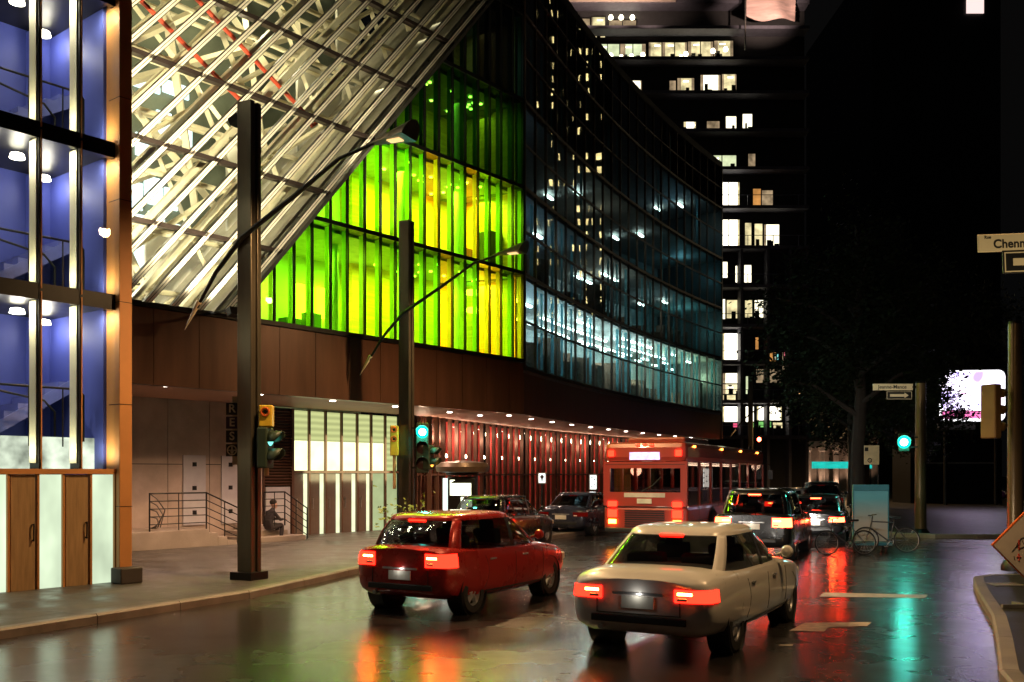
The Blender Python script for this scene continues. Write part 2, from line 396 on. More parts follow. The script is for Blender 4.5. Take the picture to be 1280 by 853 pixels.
# stairs and rails inside each storey, lamps under each slab
for i, (z0, z1) in enumerate(zip(TR, TR[1:] + [PH])):
    b = MB()
    z = z0 + (.55 if i == 0 else .14)
    b.tube([(-9,1.1,z+1.0),(-3.9,1.1,z+1.0),(-3.1,1.1,z+.7),(-2.2,1.1,z+.95),(-1.0,1.1,z+.75),(-.8,1.1,z+.55),(-.8,1.1,z-.0)], .022, 8)
    b.tube([(-9,.6,z+.95),(-.62,.6,z+.95),(-.52,.6,z+.85),(-.52,.6,z)], .022, 8)
    for t in (-7,-5,-3.2,-2.35,-1.5,-.9):
        b.cyl((t,.6,z-.1),(t,.6,z+.95),.014, n=6)
    b.build('stair_rail', M_dark, pv, smooth=True)
    b = MB()
    for k in range(8):
        b.b2(-2.3+k*.25,-2.05+k*.25,1.45,2.25,z+.15*k-.05,z+.15*k+.1)
    b.prism([(-2.4,1.4,z-.1),(-.33,1.4,z+1.2),(-.33,1.4,z+.95),(-2.2,1.4,z-.2)],(0,.04,0)); b.build('stair_flight', pm('stair_paint',(.12,.14,.42),.5), pv)
    for t, y in ((-2.02,1.0),(-1.52,1.0),(-.62,1.9),(-4.6,1.3),(-7,1.3)):
        b = MB(); b.lathe([(.03,0),(.11,-.02),(.13,-.10),(.0,-.12)], (t,y,z1-.16), n=14); o = b.build('ceiling_lamp', em('lamp_warm_white',(1,.93,.7),14), pv, smooth=True)
        lamp('stair_light','POINT',(t,y-.1,z1-.42),14,(1,.93,.78),.12,pv)
    b = MB(); b.b2(-.78,-.66,2.0,2.28,z0+.15,z1-.15); b.b2(-2.9,-2.78,2.0,2.28,z0+.15,z1-.15); b.build('pipe_casing', pm('blue_casing',(.09,.12,.5),.4), pv)
    for q_ in muls[-4:]: lamp('added_fin_light','AREA',(q_-.30,.16,z1-.22),9,(1,.93,.60),.1,pv,(0,R(-24),0),sx=.12,sy=.2); lamp('added_fin_light','AREA',(q_-.32,.16,z0+.25),5,(1,.93,.60),.1,pv,(0,R(-150),0),sx=.12,sy=.2)  # small area lights added to brighten the cream fins, no fixtures
b = MB(); b.b2(-9.2,-.31,.6,.66,TR[0]+.05,TR[0]+.62); b.build('frosted_strip', em('lit_frosted_strip',(.9,1,.78),.7,.75,2.2), pv)
b = MB(); b.box((PC.x+.12,PC.y-.33,.13+.14),(.42,.36,.28),rz=RZ); tag(b.build('stone_block', pm('dark_stone',(.05,.04,.035),.6), bevel=.02), 'low dark stone block at the foot of the orange column', 'block')

# ================================================================== convention hall: slanted lattice glazing, green glass wall, recessed ground floor
hall = thing('convention_hall', 'convention hall with green lit glass wall and slanted glazing over a recessed ground floor', 'building', P0, RZ)
ZB, ZF = 6.02, 4.15
T0 = -26.0; TE = -12.05; SL = 1.16
ZT = 21.0
def edge_t(z): return TE + (z-ZB)/SL
def clip(poly, keep):      # keep(p) signed distance >= 0 (t,z)
    out = []
    for i in range(len(poly)):
        a, b_ = poly[i], poly[(i+1) % len(poly)]; da, db = keep(a), keep(b_)
        if da >= 0: out.append(a)
        if (da >= 0) != (db >= 0):
            k = da/(da-db); out.append((a[0]+(b_[0]-a[0])*k, a[1]+(b_[1]-a[1])*k))
    return out
right_of = lambda p: (p[0]-edge_t(p[1]))
left_of = lambda p: -(p[0]-edge_t(p[1]))
# fascia with panel joints
b = MB()
t = T0
while t < -.01:
    t1 = min(t+1.2, 0); b.b2(t+.008, t1-.008, 0, .25, ZF, ZB-.10); t = t1
b.build('fascia', M_brownmetal, hall)
b = MB(); b.b2(T0,0,.03,.28,ZF+.02,ZB-.12); b.b2(T0,0,-.06,.3,ZB-.09,ZB+.03); b.build('ledge', M_dark, hall)
b = MB(); b.b2(T0,0,.28,4.1,ZF+.05,ZF+.25); b.build('soffit', pm('soffit_panel',(.42,.24,.17),.6,var=.1), hall)
b = MB(); b.b2(T0,0,-.1,9,ZT,ZT+.4); b.build('roof', M_dark, hall)
b = MB(); b.b2(T0,0,8.2,8.4,0,ZT); b.b2(T0,T0+.2,.3,8.2,0,ZT); b.build('rear_wall', pm('hall_inner_wall',(.17,.20,.15),.7,var=.35,scale=.5), hall)
# downlights in the soffit
m_dl = em('downlight', (1,.9,.78), 14)
for px, py in ((208,485),(325,495),(416,503),(494,510),(562,517),(600,521)):
    k = (HY-py); Yd = (ZF-H)*F/k
    p = Vector(((px-CX)/F*Yd, Yd, ZF)) - P0; tl, yl = p.dot(U), p.dot(NV)
    b = MB(); b.lathe([(.085,0),(.085,-.02),(.07,-.025),(0,-.025)], (tl,yl,ZF+.05), n=14); b.build('downlight', m_dl, hall)
    lamp('soffit_light','SPOT',(tl,yl,ZF-.02),360,(1,.62,.44),.06,hall,spot=140)
# ---- green wall
cols = [t_of(300+p/3.556) for p in (155,243,323,405,480,557,627,693,760,823,887,947,1003,1060,1112,1163,1215,1262)]
cols = [c_ for c_ in cols]; w0 = cols[1]-cols[0]
while cols[0] > TE: cols.insert(0, cols[0]-w0)
cols[-1] = -.02
rows = [ZB, 9.02, 12.0, 15.0, 18.0, ZT]
gtint = [(.23,.90,.010),(.28,.95,.012),(.33,.93,.03),(.19,.82,.010)]
yel_pane = glass('yellow_green_glass',(.82,.90,.02),.015)
gm = [glass('green_glass_%s' % k, c_, .015) for k, c_ in zip(('leaf','lime','spring','moss'), gtint)]
gdark = [glass('deep_green_glass',(.05,.30,.015),.02), glass('bottle_green_glass',(.08,.36,.02),.02)]
gteal = [glass('teal_glass',(.10,.30,.36),.03), glass('smoked_glass',(.02,.03,.04),.04)]
rnd = random.Random(3)
mm = MB(); fl = MB(); fd = MB()
for ri, (z0, z1) in enumerate(zip(rows, rows[1:])):
    for ci, (a0, a1) in enumerate(zip(cols, cols[1:])):
        pl = clip([(a0,z0),(a1,z0),(a1,z1),(a0,z1)], right_of)
        if len(pl) < 3: continue
        s = MB(); s.poly([(p[0], .04, p[1]) for p in pl])
        mt = rnd.choice(gm) if ri < 2 else (rnd.choice(gdark) if ri == 2 else rnd.choice(gteal))
        if ri < 2 and a0 > t_of(524) and rnd.random() < .55: mt = yel_pane
        s.build('green_pane' if ri < 3 else 'dark_pane', mt, hall)
        # lime glass fin standing behind the left mullion
        pf = clip([(a1-.03,z0+.06),(a1-.02,z0+.06),(a1-.02,z1-.12),(a1-.03,z1-.12)], right_of)
        if len(pf) >= 3: (fl if ri < 2 else fd).prism([(p[0], .08, p[1]) for p in pf], (0,.15,0))
    for t in cols:
        zz0 = z0; zz1 = z1
        if t < edge_t(z0): continue
        if t < edge_t(z1): zz1 = ZB + (t-TE)*SL
        mm.b2(t-.02, t+.02, -.02, .07, zz0, zz1)
    zt = z0
    ta = edge_t(zt)
    if ri > 0: mm.b2(ta, 0, -.03, .075, zt-.06, zt+.06); mm.b2(ta, 0, .08, .5, zt-.05, zt+.05)
mm.build('mullion', M_dark, hall)
fl.build('lime_fin', pm('lime_fin', (.80,.88,.3), .4, var=.1, trans=.65), hall)
fd.build('dark_fin', pm('green_fin', (.10,.22,.06), .4, var=.1, trans=.4), hall)
# rooms behind the green wall
for ri, (z0, z1) in enumerate(zip(rows, rows[1:])):
    ta = edge_t(z0); d = 3.6
    b = MB(); b.b2(ta, 0, .5, d, z0-.12, z0+.06) if ri else b.b2(ta,0,.3,d,z0-.12,z0+.03)
    b.build('floor', pm('hall_floor', (.45,.42,.36), .6), hall)
    yel = t_of(527)
    b = MB(); b.b2(min(ta,yel-.2), max(yel,ta), d, d+.1, z0, z1)
    b.build('room_wall', pm('pale_room_wall', (.72,.72,.66), .7, var=.12, scale=.7), hall)
    b = MB(); yq = max(yel, edge_t(z1)); b.b2(yq, 0, d-.6, d-.5, z0, z1); b.b2(yq-.1,yq,d-.6,d+.1,z0,z1); b.b2(-.1,0,.3,d-.5,z0,z1)
    b.build('timber_wall', pm('honey_timber', (.72,.42,.08), .6, var=.25, scale=2, stretch=(.4,.4,6)), hall)
    # columns in the room
    b = MB()
    for t in (-10.2,-7.2,-4.3,-1.6):
        if t > edge_t(z1)+.3: b.cyl((t,1.6,z0),(t,1.6,z1),.16,n=14)
    b.build('room_column', pm('column_paint',(.55,.6,.5),.5), hall, smooth=True)
    pw = (205,215,13,5.0,1.5)[ri]; n_ = 5
    for k in range(n_):
        t = ta + 1.0 + (0-ta-1.6)*k/(n_-1)
        if edge_t(z1) > t-.2 and ri >= 0: 
            zz = min(z1-.25, ZB+(t-TE)*SL-.5)
        else: zz = z1-.25
        if zz < z0+1: continue
        lamp('room_light','AREA',(t,1.7,zz),pw,(1,.92,.62),.7,hall,(0,0,0),sx=1.4,sy=.5)
    if ri < 3:
        b = MB()
        for k in range(16):
            t = yel + .3 + rnd.random()*(-yel-.6); y = .8 + rnd.random()*2
            b.lathe([(.055,0),(.055,-.03),(0,-.03)], (t,y,z1-.13), n=10)
        b.build('ceiling_spot', em('ceiling_spot',(1,.95,.75),16 if ri<2 else 5), hall)
# glowing wall lanterns on the lower green storey (seen as upright bright strips)
mlan = em('wall_lantern',(1,.93,.5),9,.2,3)
for px, y0, y1 in ((377,355,400),(403,360,398),(417,363,400),(449,372,405),(463,373,406),(483,378,412)):
    o_ = 3.3; t = t_of(px, o_); Y = y_of(px, o_)
    b = MB(); b.b2(t-.14,t+.14,o_,o_+.12,max(ZB+.1,zpx(y1,Y)),zpx(y0,Y)); b.build('wall_lantern', mlan, hall)
b = MB()
for px, py in ((590,366),(591,388)):
    t = t_of(px, 2.0); b.lathe([(0,-.1),(.2,-.08),(.24,0),(.2,.08),(0,.1)], (t,2.0,zpx(py,y_of(px,2.0))), n=16)
b.build('globe_lamp', em('globe_lamp',(1,1,.75),14), hall, smooth=True)
# cupboards at the back of the lower room
b = MB()
for k in range(7):
    t = -11 + k*.8; b.b2(t,t+.55,3.0,3.4,ZB+.03,ZB+.55+.25*(k%3))
b.build('cabinet', pm('dark_cabinet',(.05,.10,.04),.6), hall)
# ---- slanted lattice glazing
def sl_pt(s, z): return (edge_t(z) + s, z)          # s<=0 measured along the base from the raking edge
ys = -.10
pl = clip([(T0,ZB),(0.0,ZB),(0.0,ZT),(T0,ZT)], left_of)
tz = [ZB, 7.85, 9.72, 11.65, 13.6, 15.55, 17.5, 19.4, ZT]
for z0, z1 in zip(tz, tz[1:]):
    s = MB(); s.poly([(T0,ys,z0),(edge_t(z0),ys,z0),(edge_t(z1),ys,z1),(T0,ys,z1)])
    s.build('sloping_glass', glass('hall_glass',(.93,.95,.9),.015), hall)
ba = MB(); bd = MB()
s_ = -.10
def bar(mb, s, w, y0, y1, zlo=ZB, zhi=ZT):
    za = zlo; 
    if edge_t(zlo)+s < T0: za = ZB + (T0 - s - TE)*SL
    if za >= zhi: return
    mb.prism([(edge_t(za)+s-w, y0, za),(edge_t(za)+s, y0, za),(edge_t(zhi)+s, y0, zhi),(edge_t(zhi)+s-w, y0, zhi)], (0,y1-y0,0))
while s_ > -24:
    bar(ba, s_, .062, -.20, -.12); bar(ba, s_-.084, .062, -.20, -.12)
    bar(bd, s_+.018, .018, -.205, -.09); bar(bd, s_-.062, .022, -.195, -.09); bar(bd, s_-.146, .018, -.205, -.09)
    s_ -= .68
ba.build('glazing_bar', pm('glazing_bar_cream',(.80,.75,.58),.45,var=.08), hall); bd.build('bar_edge', M_dark, hall)
b = MB(); bar(b, .12, .12, -.24, .5); b.build('raking_edge', pm('raking_edge',(.10,.09,.075),.4,.4), hall)
b = MB()
for z in tz[1:-1]: b.b2(T0, edge_t(z)+.02, -.20, -.02, z-.055, z+.055)
b.build('transom', pm('transom_bronze',(.05,.035,.028),.4,.4), hall)
for t_,p_ in ((-23,330),(-19.5,330),(-16,330),(-12.6,260)):
    lamp('added_ledge_flood','SPOT',(t_,-1.1,ZB+.1),p_*2,(1,.88,.62),.1,hall,(R(153),0,R(20)),spot=110)  # floods added to brighten the glazing bars from below
    f_ = MB(); f_.box((t_,-1.1,ZB-.12),(.3,.18,.2),rx=R(-20)); f_.box((t_,-.55,ZB-.05),(.05,1.1,.05)); f_.build('added_flood_box', M_dark, hall)
# partition behind the raking edge
b = MB(); b.prism([(TE-.02,.45,ZB),(edge_t(ZT)-.02,.45,ZT),(edge_t(ZT)-.14,.45,ZT),(TE-.14,.45,ZB)],(0,4.2,0)); b.build('partition', pm('partition_paint',(.45,.42,.34),.6), hall)
b = MB(); b.b2(T0,TE,.3,8.2,ZB-.12,ZB+.02); b.build('hall_floor', pm('hall_floor',(.45,.42,.36),.6), hall)
# steel trusses inside
m_tr = pm('truss_beige',(.74,.68,.5),.5,var=.1)
tr = MB(); k = 0; s_ = -.6
while s_ > -24:
    bar(tr, s_, .18, 1.0, 1.2); s_ -= 1.36
s_ = -1.2
while s_ > -24:
    bar(tr, s_, .2, 2.6, 2.9); s_ -= 1.5
tr.build('raking_beam', m_tr, hall)
tr = MB(); r2 = random.Random(11)
for j in range(10):
    z = ZB+.7 + j*1.5
    tr.cyl((T0,1.9,z),(edge_t(z)-.3,1.9,z),.07,n=8)
    tr.cyl((T0,3.6,z+.6),(edge_t(z)-.3,3.6,z+.6),.07,n=8)
for j in range(14):
    z = ZB + .3 + r2.random()*13.5; t = T0 + r2.random()*(edge_t(z)-.6-T0)
    L = 1.3 + r2.random()*1.3; a = r2.choice((R(35),R(120),R(150),R(100),R(-20)))
    y0, y1 = r2.choice(((1.2,2.4),(1.9,3.6),(2.6,1.0),(3.6,4.6)))
    t1, z1_ = t + L*math.cos(a), z + L*math.sin(a)
    if t1 > edge_t(z1_)-.3 or z1_ < ZB: continue
    tr.cyl((t,y0,z),(t1,y1,z1_),r2.choice((.05,.08,.12)),n=6)
for y_, dirs, sp, rr_ in ((2.0,(38,118),1.9,.085),(3.9,(52,140),2.3,.10),(5.6,(30,100),2.6,.12)):
    for a in dirs:
        ca, sa = math.cos(R(a)), math.sin(R(a))
        for k in range(-14,22):
            o_ = k*sp + r2.uniform(-.25,.25)
            # long straight member through the lattice, cut where the glazing ends
            cx0, cz0 = -17 - sa*o_, 10 + ca*o_
            seg = []
            for q in range(-40,41):
                t_, z_ = cx0+ca*q*.4, cz0+sa*q*.4
                if T0 < t_ < edge_t(z_)-.35 and ZB < z_ < ZT-.3 and t_ < -2: seg.append((t_,y_,z_))
            if len(seg) > 3: tr.tube([seg[0], seg[-1]], rr_*(.8+.5*r2.random()), 4)
tr.build('lattice_truss', m_tr, hall)
for j in range(2):  # red tubes stand in for red lines of light mirrored in the glass
    b = MB(); pts = []
    for i in range(9):
        f = i/8; pts.append((-20.5+j*1.9+f*9.6, .62, 16.8+j*.4-f*5.2))
    pts += [(pts[-1][0]+.2,.62,pts[-1][2]-.25),(pts[-1][0]+.35,.62,pts[-1][2]-.1)]
    b.tube(pts,.06,6); b.build('red_streak_tube', pm('red_streak_paint',(.75,.10,.05),.4), hall)
# lit hall interior
for (t,y,z,p,c_) in ((-21,2.4,7.2,420,(1,.97,.9)),(-17,3,7.6,380,(1,.97,.88)),(-14.2,2.5,7.2,230,(1,.94,.8)),(-19.5,4.6,11.5,420,(1,.93,.72)),(-14,4.6,11.5,380,(1,.9,.62)),(-16,4.6,15.5,330,(1,.88,.6)),(-8.5,4.4,16.5,240,(1,.86,.55)),(-10.2,2.2,13,200,(1,.88,.58)),(-20,2,16,260,(1,.88,.6))):
    lamp('hall_light','POINT',(t,y,z),p*1.25,c_,.18,hall)
    b = MB(); b.lathe([(0,-.08),(.13,-.05),(.16,0),(.1,.06),(0,.07)], (t,y,z+.3), n=14); b.build('hall_lamp', em('hall_lamp',(1,.95,.8),10), hall, smooth=True)
b = MB()
for x0,x1,y0,y1 in ((163,178,228,262),(181,203,222,256),(206,222,236,262),(164,182,268,300),(186,206,266,300),(212,226,280,306),(166,190,306,338),(196,222,308,342),(232,246,318,344),(165,200,96,112),(204,236,104,120),(196,214,140,170),(222,240,160,182),(170,190,168,196)):
    o_ = 8.12; t0_, t1_ = t_of(x0,o_), t_of(x1,o_); Y_ = y_of((x0+x1)/2,o_)
    b.b2(t0_,t1_,8.1,8.18,max(ZB+.1,zpx(y1,Y_)),zpx(y0,Y_))
b.build('inner_window', em('inner_window_light',(.75,.95,1),1.9,.25,2), hall)
b = MB()
for k in range(60):
    a = r2.random()*6.28; rr = r2.random()**.5
    p = Vector((-15.2+rr*1.5*math.cos(a), 5+r2.random(), 8.3+rr*1.2*math.sin(a)))
    b.box(p,(.16,.02,.34),rz=r2.random()*3,rx=r2.random()*3)
b.build('indoor_plant', pm('indoor_leaf',(.06,.13,.05),.5), hall)
# ---- recessed ground floor
W = 4.0
te0, te1 = t_of(365,W), t_of(498,W); tl0 = t_of(328,W); tr1 = t_of(520,W)
m_wallp = pm('ground_wall_concrete',(.33,.26,.21),.7,bump=.15,var=.2,scale=1.4)
b = MB()
t = T0
while t < tl0-.05:
    t1 = min(t+1.35, tl0); b.b2(t+.008,t1-.008,W,W+.15,.02,2.35); b.b2(t+.008,t1-.008,W,W+.15,2.37,ZF+.05); t = t1
b.build('concrete_panel', m_wallp, hall)
b = MB(); b.b2(T0,tl0,W+.03,W+.2,.0,ZF); b.b2(te1,tr1,W,W+.2,0,ZF+.05); b.build('ground_wall', M_dark, hall)
for p0, p1 in ((228,256),(276,298)):
    a0, a1 = t_of(p0,W), t_of(p1,W)
    b = MB(); b.b2(a0,a1,W-.05,W-.002,.62,2.62); d_ = b.build('service_door', pm('grey_door_paint',(.36,.35,.36),.5,var=.08), hall)
    b = MB()
    for z in (.98,1.68,2.36): b.b2((a0+a1)/2-.07,(a0+a1)/2+.05,W-.075,W-.05,z-.06,z+.06)
    b.build('hinge_plate', M_dark, d_)
b = MB()
for k in range(26): b.box(((tl0+te0)/2, W-.02, 1.75+k*.092), (te0-tl0-.06,.07,.02), rx=R(35))
b.b2(tl0,tl0+.05,W-.06,W+.1,0,ZF); b.b2(te0-.05,te0,W-.06,W+.1,0,ZF); b.build('louvre', M_brownmetal, hall)
b = MB(); b.b2(tl0,te0,W+.03,W+.1,.0,ZF); b.build('louvre_back', M_dark, hall)
s = MB(); s.b2(tl0+.1,te0-.1,W-.04,W+.01,.2,1.68); s.build('side_door', pm('grey_door_paint',(.36,.35,.36),.5), hall)
# entrance: lit clerestory over dark doors with bright gaps
def lit_blind():
    m, n, out = nt('lit_blinds'); L = n.links.new
    tc = n.nodes.new('ShaderNodeTexCoord'); sp = n.nodes.new('ShaderNodeSeparateXYZ'); L(tc.outputs['Object'], sp.inputs[0])
    wv = N(n,'ShaderNodeTexWave', Scale=1.6, Distortion=.6); wv.bands_direction = 'Z'; L(tc.outputs['Object'], wv.inputs['Vector'])
    e = N(n,'ShaderNodeEmission'); e.inputs[0].default_value = (.80,.86,.36,1)
    mr = N(n,'ShaderNodeMapRange'); mr.inputs['To Min'].default_value=.5; mr.inputs['To Max'].default_value=.72; L(wv.outputs['Fac'], mr.inputs['Value'])
    L(mr.outputs[0], e.inputs['Strength']); L(e.outputs[0], out.inputs[0]); return m
Ye = y_of(430,W); zm = 2.16
pan = [t_of(p,W) for p in (366,386.5,407,427,446.5,464,481.5,498)]
mb_ = lit_blind(); mglow = em('lit_blind_foot',(1,1,.55),1.5,.15,2)
for i, (a0, a1) in enumerate(zip(pan, pan[1:])):
    b = MB(); b.b2(a0+.03,a1-.03,W+.05,W+.08,zm+1.0,ZF-.04); w_ = b.build('clerestory_window', mb_, hall)
    b = MB(); b.b2(a0+.03,a1-.03,W+.05,W+.08,zm+.03,zm+.99); b.build('lower_light', mglow if i < 6 else mb_, w_)
    b = MB(); b.b2(a0-.03,a0+.03,W-.04,W+.12,.02,ZF); b.build('frame', M_brownmetal, w_)
    if i < 5:
        b = MB(); b.b2(a0+.04,a0+.04+(a1-a0)*.58,W+.0,W+.06,.1,zm-.06); d_ = b.build('entrance_door', pm('brown_door',(.10,.07,.05),.5), hall, bevel=.005)
        b = MB(); b.cyl((a0+.12,W-.06,.95),(a0+.12,W-.06,1.3),.014); b.b2(a0+.11,a0+.13,W-.06,W,.96,.98); b.b2(a0+.11,a0+.13,W-.06,W,1.27,1.29); b.build('handle', M_steel, d_)
        b = MB(); b.b2(a0+.06+(a1-a0)*.58,a1-.035,W+.06,W+.09,.12,zm-.07); b.build('side_light', em('lit_side_light',(.95,1,.6),1.0,.2,2), hall)
    else:
        b = MB(); b.b2(a0+.03,a1-.03,W+.05,W+.08,.12,zm-.06); b.build('glazed_panel', em('lit_glazed_panel',(.62,.72,.36),.62,.2,1.2), hall)
b = MB(); b.b2(te0,te1,W-.05,W+.12,zm-.05,zm+.02); b.b2(te0,te1,W-.06,W+.12,0,.1); b.build('door_header', M_brownmetal, hall)
lamp('entrance_glow','AREA',((te0+te1)/2,W-.1,2.6),60,(.95,1,.6),1,hall,(R(90),0,0),sx=3.8,sy=1.5)
# red curtained windows
m_cur = pm('red_curtain',(.62,.06,.05),.7,var=.2,scale=2)
def red_glazing(pts, parent, nrm, off, lights, idx):
    """pts: list of base points (in parent's axes) of the glazing line"""
    gl = MB(); mu = MB(); cu = MB(); sl_ = MB(); bl = MB()
    crv = []
    for i, (a, b_) in enumerate(zip(pts, pts[1:])):
        n_ = nrm[i]
        gl.add([(a.x,a.y,.35),(b_.x,b_.y,.35),(b_.x,b_.y,ZF+.03),(a.x,a.y,ZF+.03)],[(0,1,2,3)])
        d = (b_-a).normalized(); rz = math.atan2(d.y,d.x)
        mu.box((a.x,a.y,(ZF+.35)/2),(.06,.16,ZF-.35),rz=rz)
        c_ = (a+b_)/2
        mu.box((c_.x,c_.y,2.05),((b_-a).length,.1,.07),rz=rz)
        sl_.box((c_.x-n_.x*.05,c_.y-n_.y*.05,.17),((b_-a).length*1.01,.5,.34),rz=rz)
        for k in range(8):
            f = k/8; p = a.lerp(b_,f)+n_*(1.0+.09*math.sin(k*1.57*2+i)+.05*math.sin(i*2.1+k))
            crv.append(p)
        if i % 2 == 0:
            q = c_ + n_*.45
            bl.lathe([(0,-.13),(.06,-.11),(.075,0),(.05,.1),(0,.12)], (q.x,q.y,ZF-.38), n=10)
            if i % lights == 0: lamp('curtain_light','POINT',(q.x,q.y,ZF-.7),38,(1,.62,.42),.08,parent)
        if i % 3 == 1:
            q = c_ + n_*.6; bl.lathe([(0,-.09),(.045,-.07),(.05,0),(0,.07)], (q.x,q.y,2.8), n=8)
    cu.add([(p.x,p.y,z) for p in crv for z in (.3,ZF)], [(2*i,2*i+2,2*i+3,2*i+1) for i in range(len(crv)-1) if (i//11) % 5 != 3])
    gl.build('curtain_glazing', glass('shop_glass',(.92,.9,.88),.03), parent, off=off)
    mu.build('shop_mullion', M_brownmetal, parent, off=off); sl_.build('stone_sill', M_conc, parent, off=off)
    cu.build('red_curtain', m_cur, parent, smooth=60, off=off); bl.build('hanging_bulb', em('hanging_bulb',(1,.8,.55),22), parent, off=off)
pts = []; t = tr1
while t < .31: pts.append(Vector((t,W,0))); t += (0.3-tr1)/8
red_glazing(pts, hall, [Vector((0,1,0))]*len(pts), None, 2, 0)
# raised terrace with steps, two runs
ta = t_of(262,2.2)
b = MB(); b.b2(T0,ta,2.2,W,.13,.60)
for k in range(4): b.b2(ta+k*.3+.002,ta+.3*(k+1),2.25,W-.05,.12,.60-.115*(k+1))
tb0, tb1 = t_of(322,2.4), t_of(346,2.4)
for k in range(3): b.b2(tb0-.35+.3*k, tb1+.9-.3*k, 2.2+.45*k, W-.1, .125, .13+.15*(k+1))
b.build('terrace', M_conc, hall, bevel=.01)
def railing(px0, px1, px2, off, zt_):
    b = MB(); a0, a1, a2 = t_of(px0,off), t_of(px1,off), t_of(px2,off)
    for k in range(5):
        z = zt_+.18+.2*k
        b.cyl((a0,off,z),(a1,off,z),.02 if k == 4 else .013,n=8)
        b.cyl((a1,off,z),(a2,off,z-.5),.02 if k == 4 else .013,n=8)
    for t in (a0,a1): b.cyl((t,off,zt_),(t,off,zt_+1.0),.02,n=8)
    b.cyl(((a1+a0)/2,off,zt_),((a1+a0)/2,off,zt_+1.0),.012,n=8)
    b.cyl((a2,off,zt_-.5),(a2,off,zt_+.5),.02,n=8); b.cyl(((a1+a2)/2,off,zt_-.25),((a1+a2)/2,off,zt_+.75),.014,n=8)
    return b
b = railing(187,258,303,2.3,.60)
# curved bars of the return rail at the left end
a0 = t_of(187,2.3)
for k in range(5):
    z = .78+.2*k
    b.tube([(a0,2.3,z),(a0+.35,2.55,z-.02-.03*k),(a0+.75+.06*k,3.2,z-.15-.08*k),(a0+.9+.08*k,3.8,.60)],.013,6)
b.build('handrail', M_dark, hall, smooth=True)
b = railing(330,356,384,2.35,.58); b.build('handrail', M_dark, hall, smooth=True)

# ================================================================== curved curtain-wall building
a_, p = R(19.5), Vector((.43,33.24,0)); ARC = []; S = 27.3; NS = 23
for i in range(NS+1):
    ARC.append((p.copy(), a_))
    st = S/NS; am = R(19.5+(33.5-19.5)*(i+.5)/NS)
    p = p + Vector((math.sin(am), math.cos(am), 0))*st; a_ = R(19.5+14*(i+1)/NS)
def arc_off(i, d):      # point i moved d metres into the building
    q, a = ARC[i]; return q + Vector((-math.cos(a), math.sin(a), 0))*d
CB = ARC[0][0].copy()
cb = thing('curved_glass_building', 'dark curved curtain wall building bending away beside the green glass wall', 'building', CB)
def strip(mb, d, z0, z1, i0=0, i1=NS):
    mb.add([tuple(arc_off(i,d))[:2]+(z,) for i in range(i0,i1+1) for z in (z0,z1)], [(2*i,2*i+2,2*i+3,2*i+1) for i in range(i1-i0)])
def slab(mb, d0, d1, z0, z1, i0=0, i1=NS):
    rings = []
    for i in range(i0,i1+1):
        A, B = arc_off(i,d0), arc_off(i,d1)
        rings.append([(A.x,A.y,z0),(B.x,B.y,z0),(B.x,B.y,z1),(A.x,A.y,z1)])
    mb.loft(rings)
CZ = [5.75, 9.0, 12.0, 15.0, 18.0, 20.4]
m_cg = glass('dark_curtain_glass',(.50,.66,.70),.12,1.55,.012,bump=.10)
m_bz = pm('bronze_mullion',(.055,.035,.025),.35,.6)
for z0, z1 in zip(CZ, CZ[1:]):
    b = MB(); strip(b, .0, z0, z1); gb = b.build('window_band', m_cg, cb, off=CB)
    b = MB()
    for i in range(NS+1):
        q, a = ARC[i]; b.box((q.x,q.y,(z0+z1)/2),(.05,.10,z1-z0),rz=math.pi/2-a)
    b.build('mullion', m_bz, gb, off=CB)
    b = MB(); slab(b,-.05,.06,z0-.06,z0+.05); zz = (z0+z1)/2; slab(b,-.04,.05,zz-.03,zz+.03); b.build('transom', m_bz, gb, off=CB)
    b = MB(); slab(b,.08,4.2,z0-.15,z0+.12); b.build('floor_slab', pm('slab_grey',(.22,.22,.22),.7), cb, off=CB)
b = MB(); slab(b,-.06,6,20.4,20.75); b.build('roof_edge', pm('roof_edge_dark',(.012,.010,.010),.6), cb, off=CB)
b = MB(); slab(b,.02,.25,ZF,5.58); b.build('fascia', M_brownmetal, cb, off=CB)
b = MB(); slab(b,.25,4,ZF+.05,ZF+.25); b.build('soffit', MC['soffit_panel'], cb, off=CB)
b = MB(); strip(b,4.2,4.4,20.4); b.build('back_wall', pm('office_wall',(.30,.34,.36),.7,var=.3,scale=.5), cb, off=CB)
b = MB(); A, B = arc_off(NS,0), arc_off(NS,8); dv = Vector((math.sin(ARC[NS][1]),math.cos(ARC[NS][1]),0))*.2
b.prism([(A.x,A.y,ZF),(B.x,B.y,ZF),(B.x,B.y,20.4),(A.x,A.y,20.4)], dv); b.build('end_wall', pm('end_cladding',(.04,.05,.055),.4), cb, off=CB)
# office blinds, teal fins and lamps
bl = MB(); r3 = random.Random(5)
for fl_i, (z0, z1) in enumerate(zip(CZ, CZ[1:])):
    for i in range(NS):
        dens = (.75,.5,.25,.22,.15)[fl_i]
        for h_ in range(2):
            if r3.random() < dens:
                A = arc_off(i,.25).lerp(arc_off(i+1,.25), .1+.45*h_); B = arc_off(i,.25).lerp(arc_off(i+1,.25), .1+.45*h_+.12+.2*r3.random())
                bl.add([(A.x,A.y,z0+.2),(B.x,B.y,z0+.2),(B.x,B.y,z1-.2),(A.x,A.y,z1-.2)],[(0,1,2,3)])
bl.build('blind', pm('teal_blind',(.16,.42,.50),.6,var=.3,scale=1,trans=.3), cb, off=CB)
tub = MB(); m_tub = em('office_tube',(.9,1,.86),16)
def tube_lamp(i, f, d, z, L=.9):
    A = arc_off(i,d).lerp(arc_off(i+1,d), f); q, a = ARC[i]
    tub.box((A.x,A.y,z),(L,.12,.07),rz=math.pi/2-a)
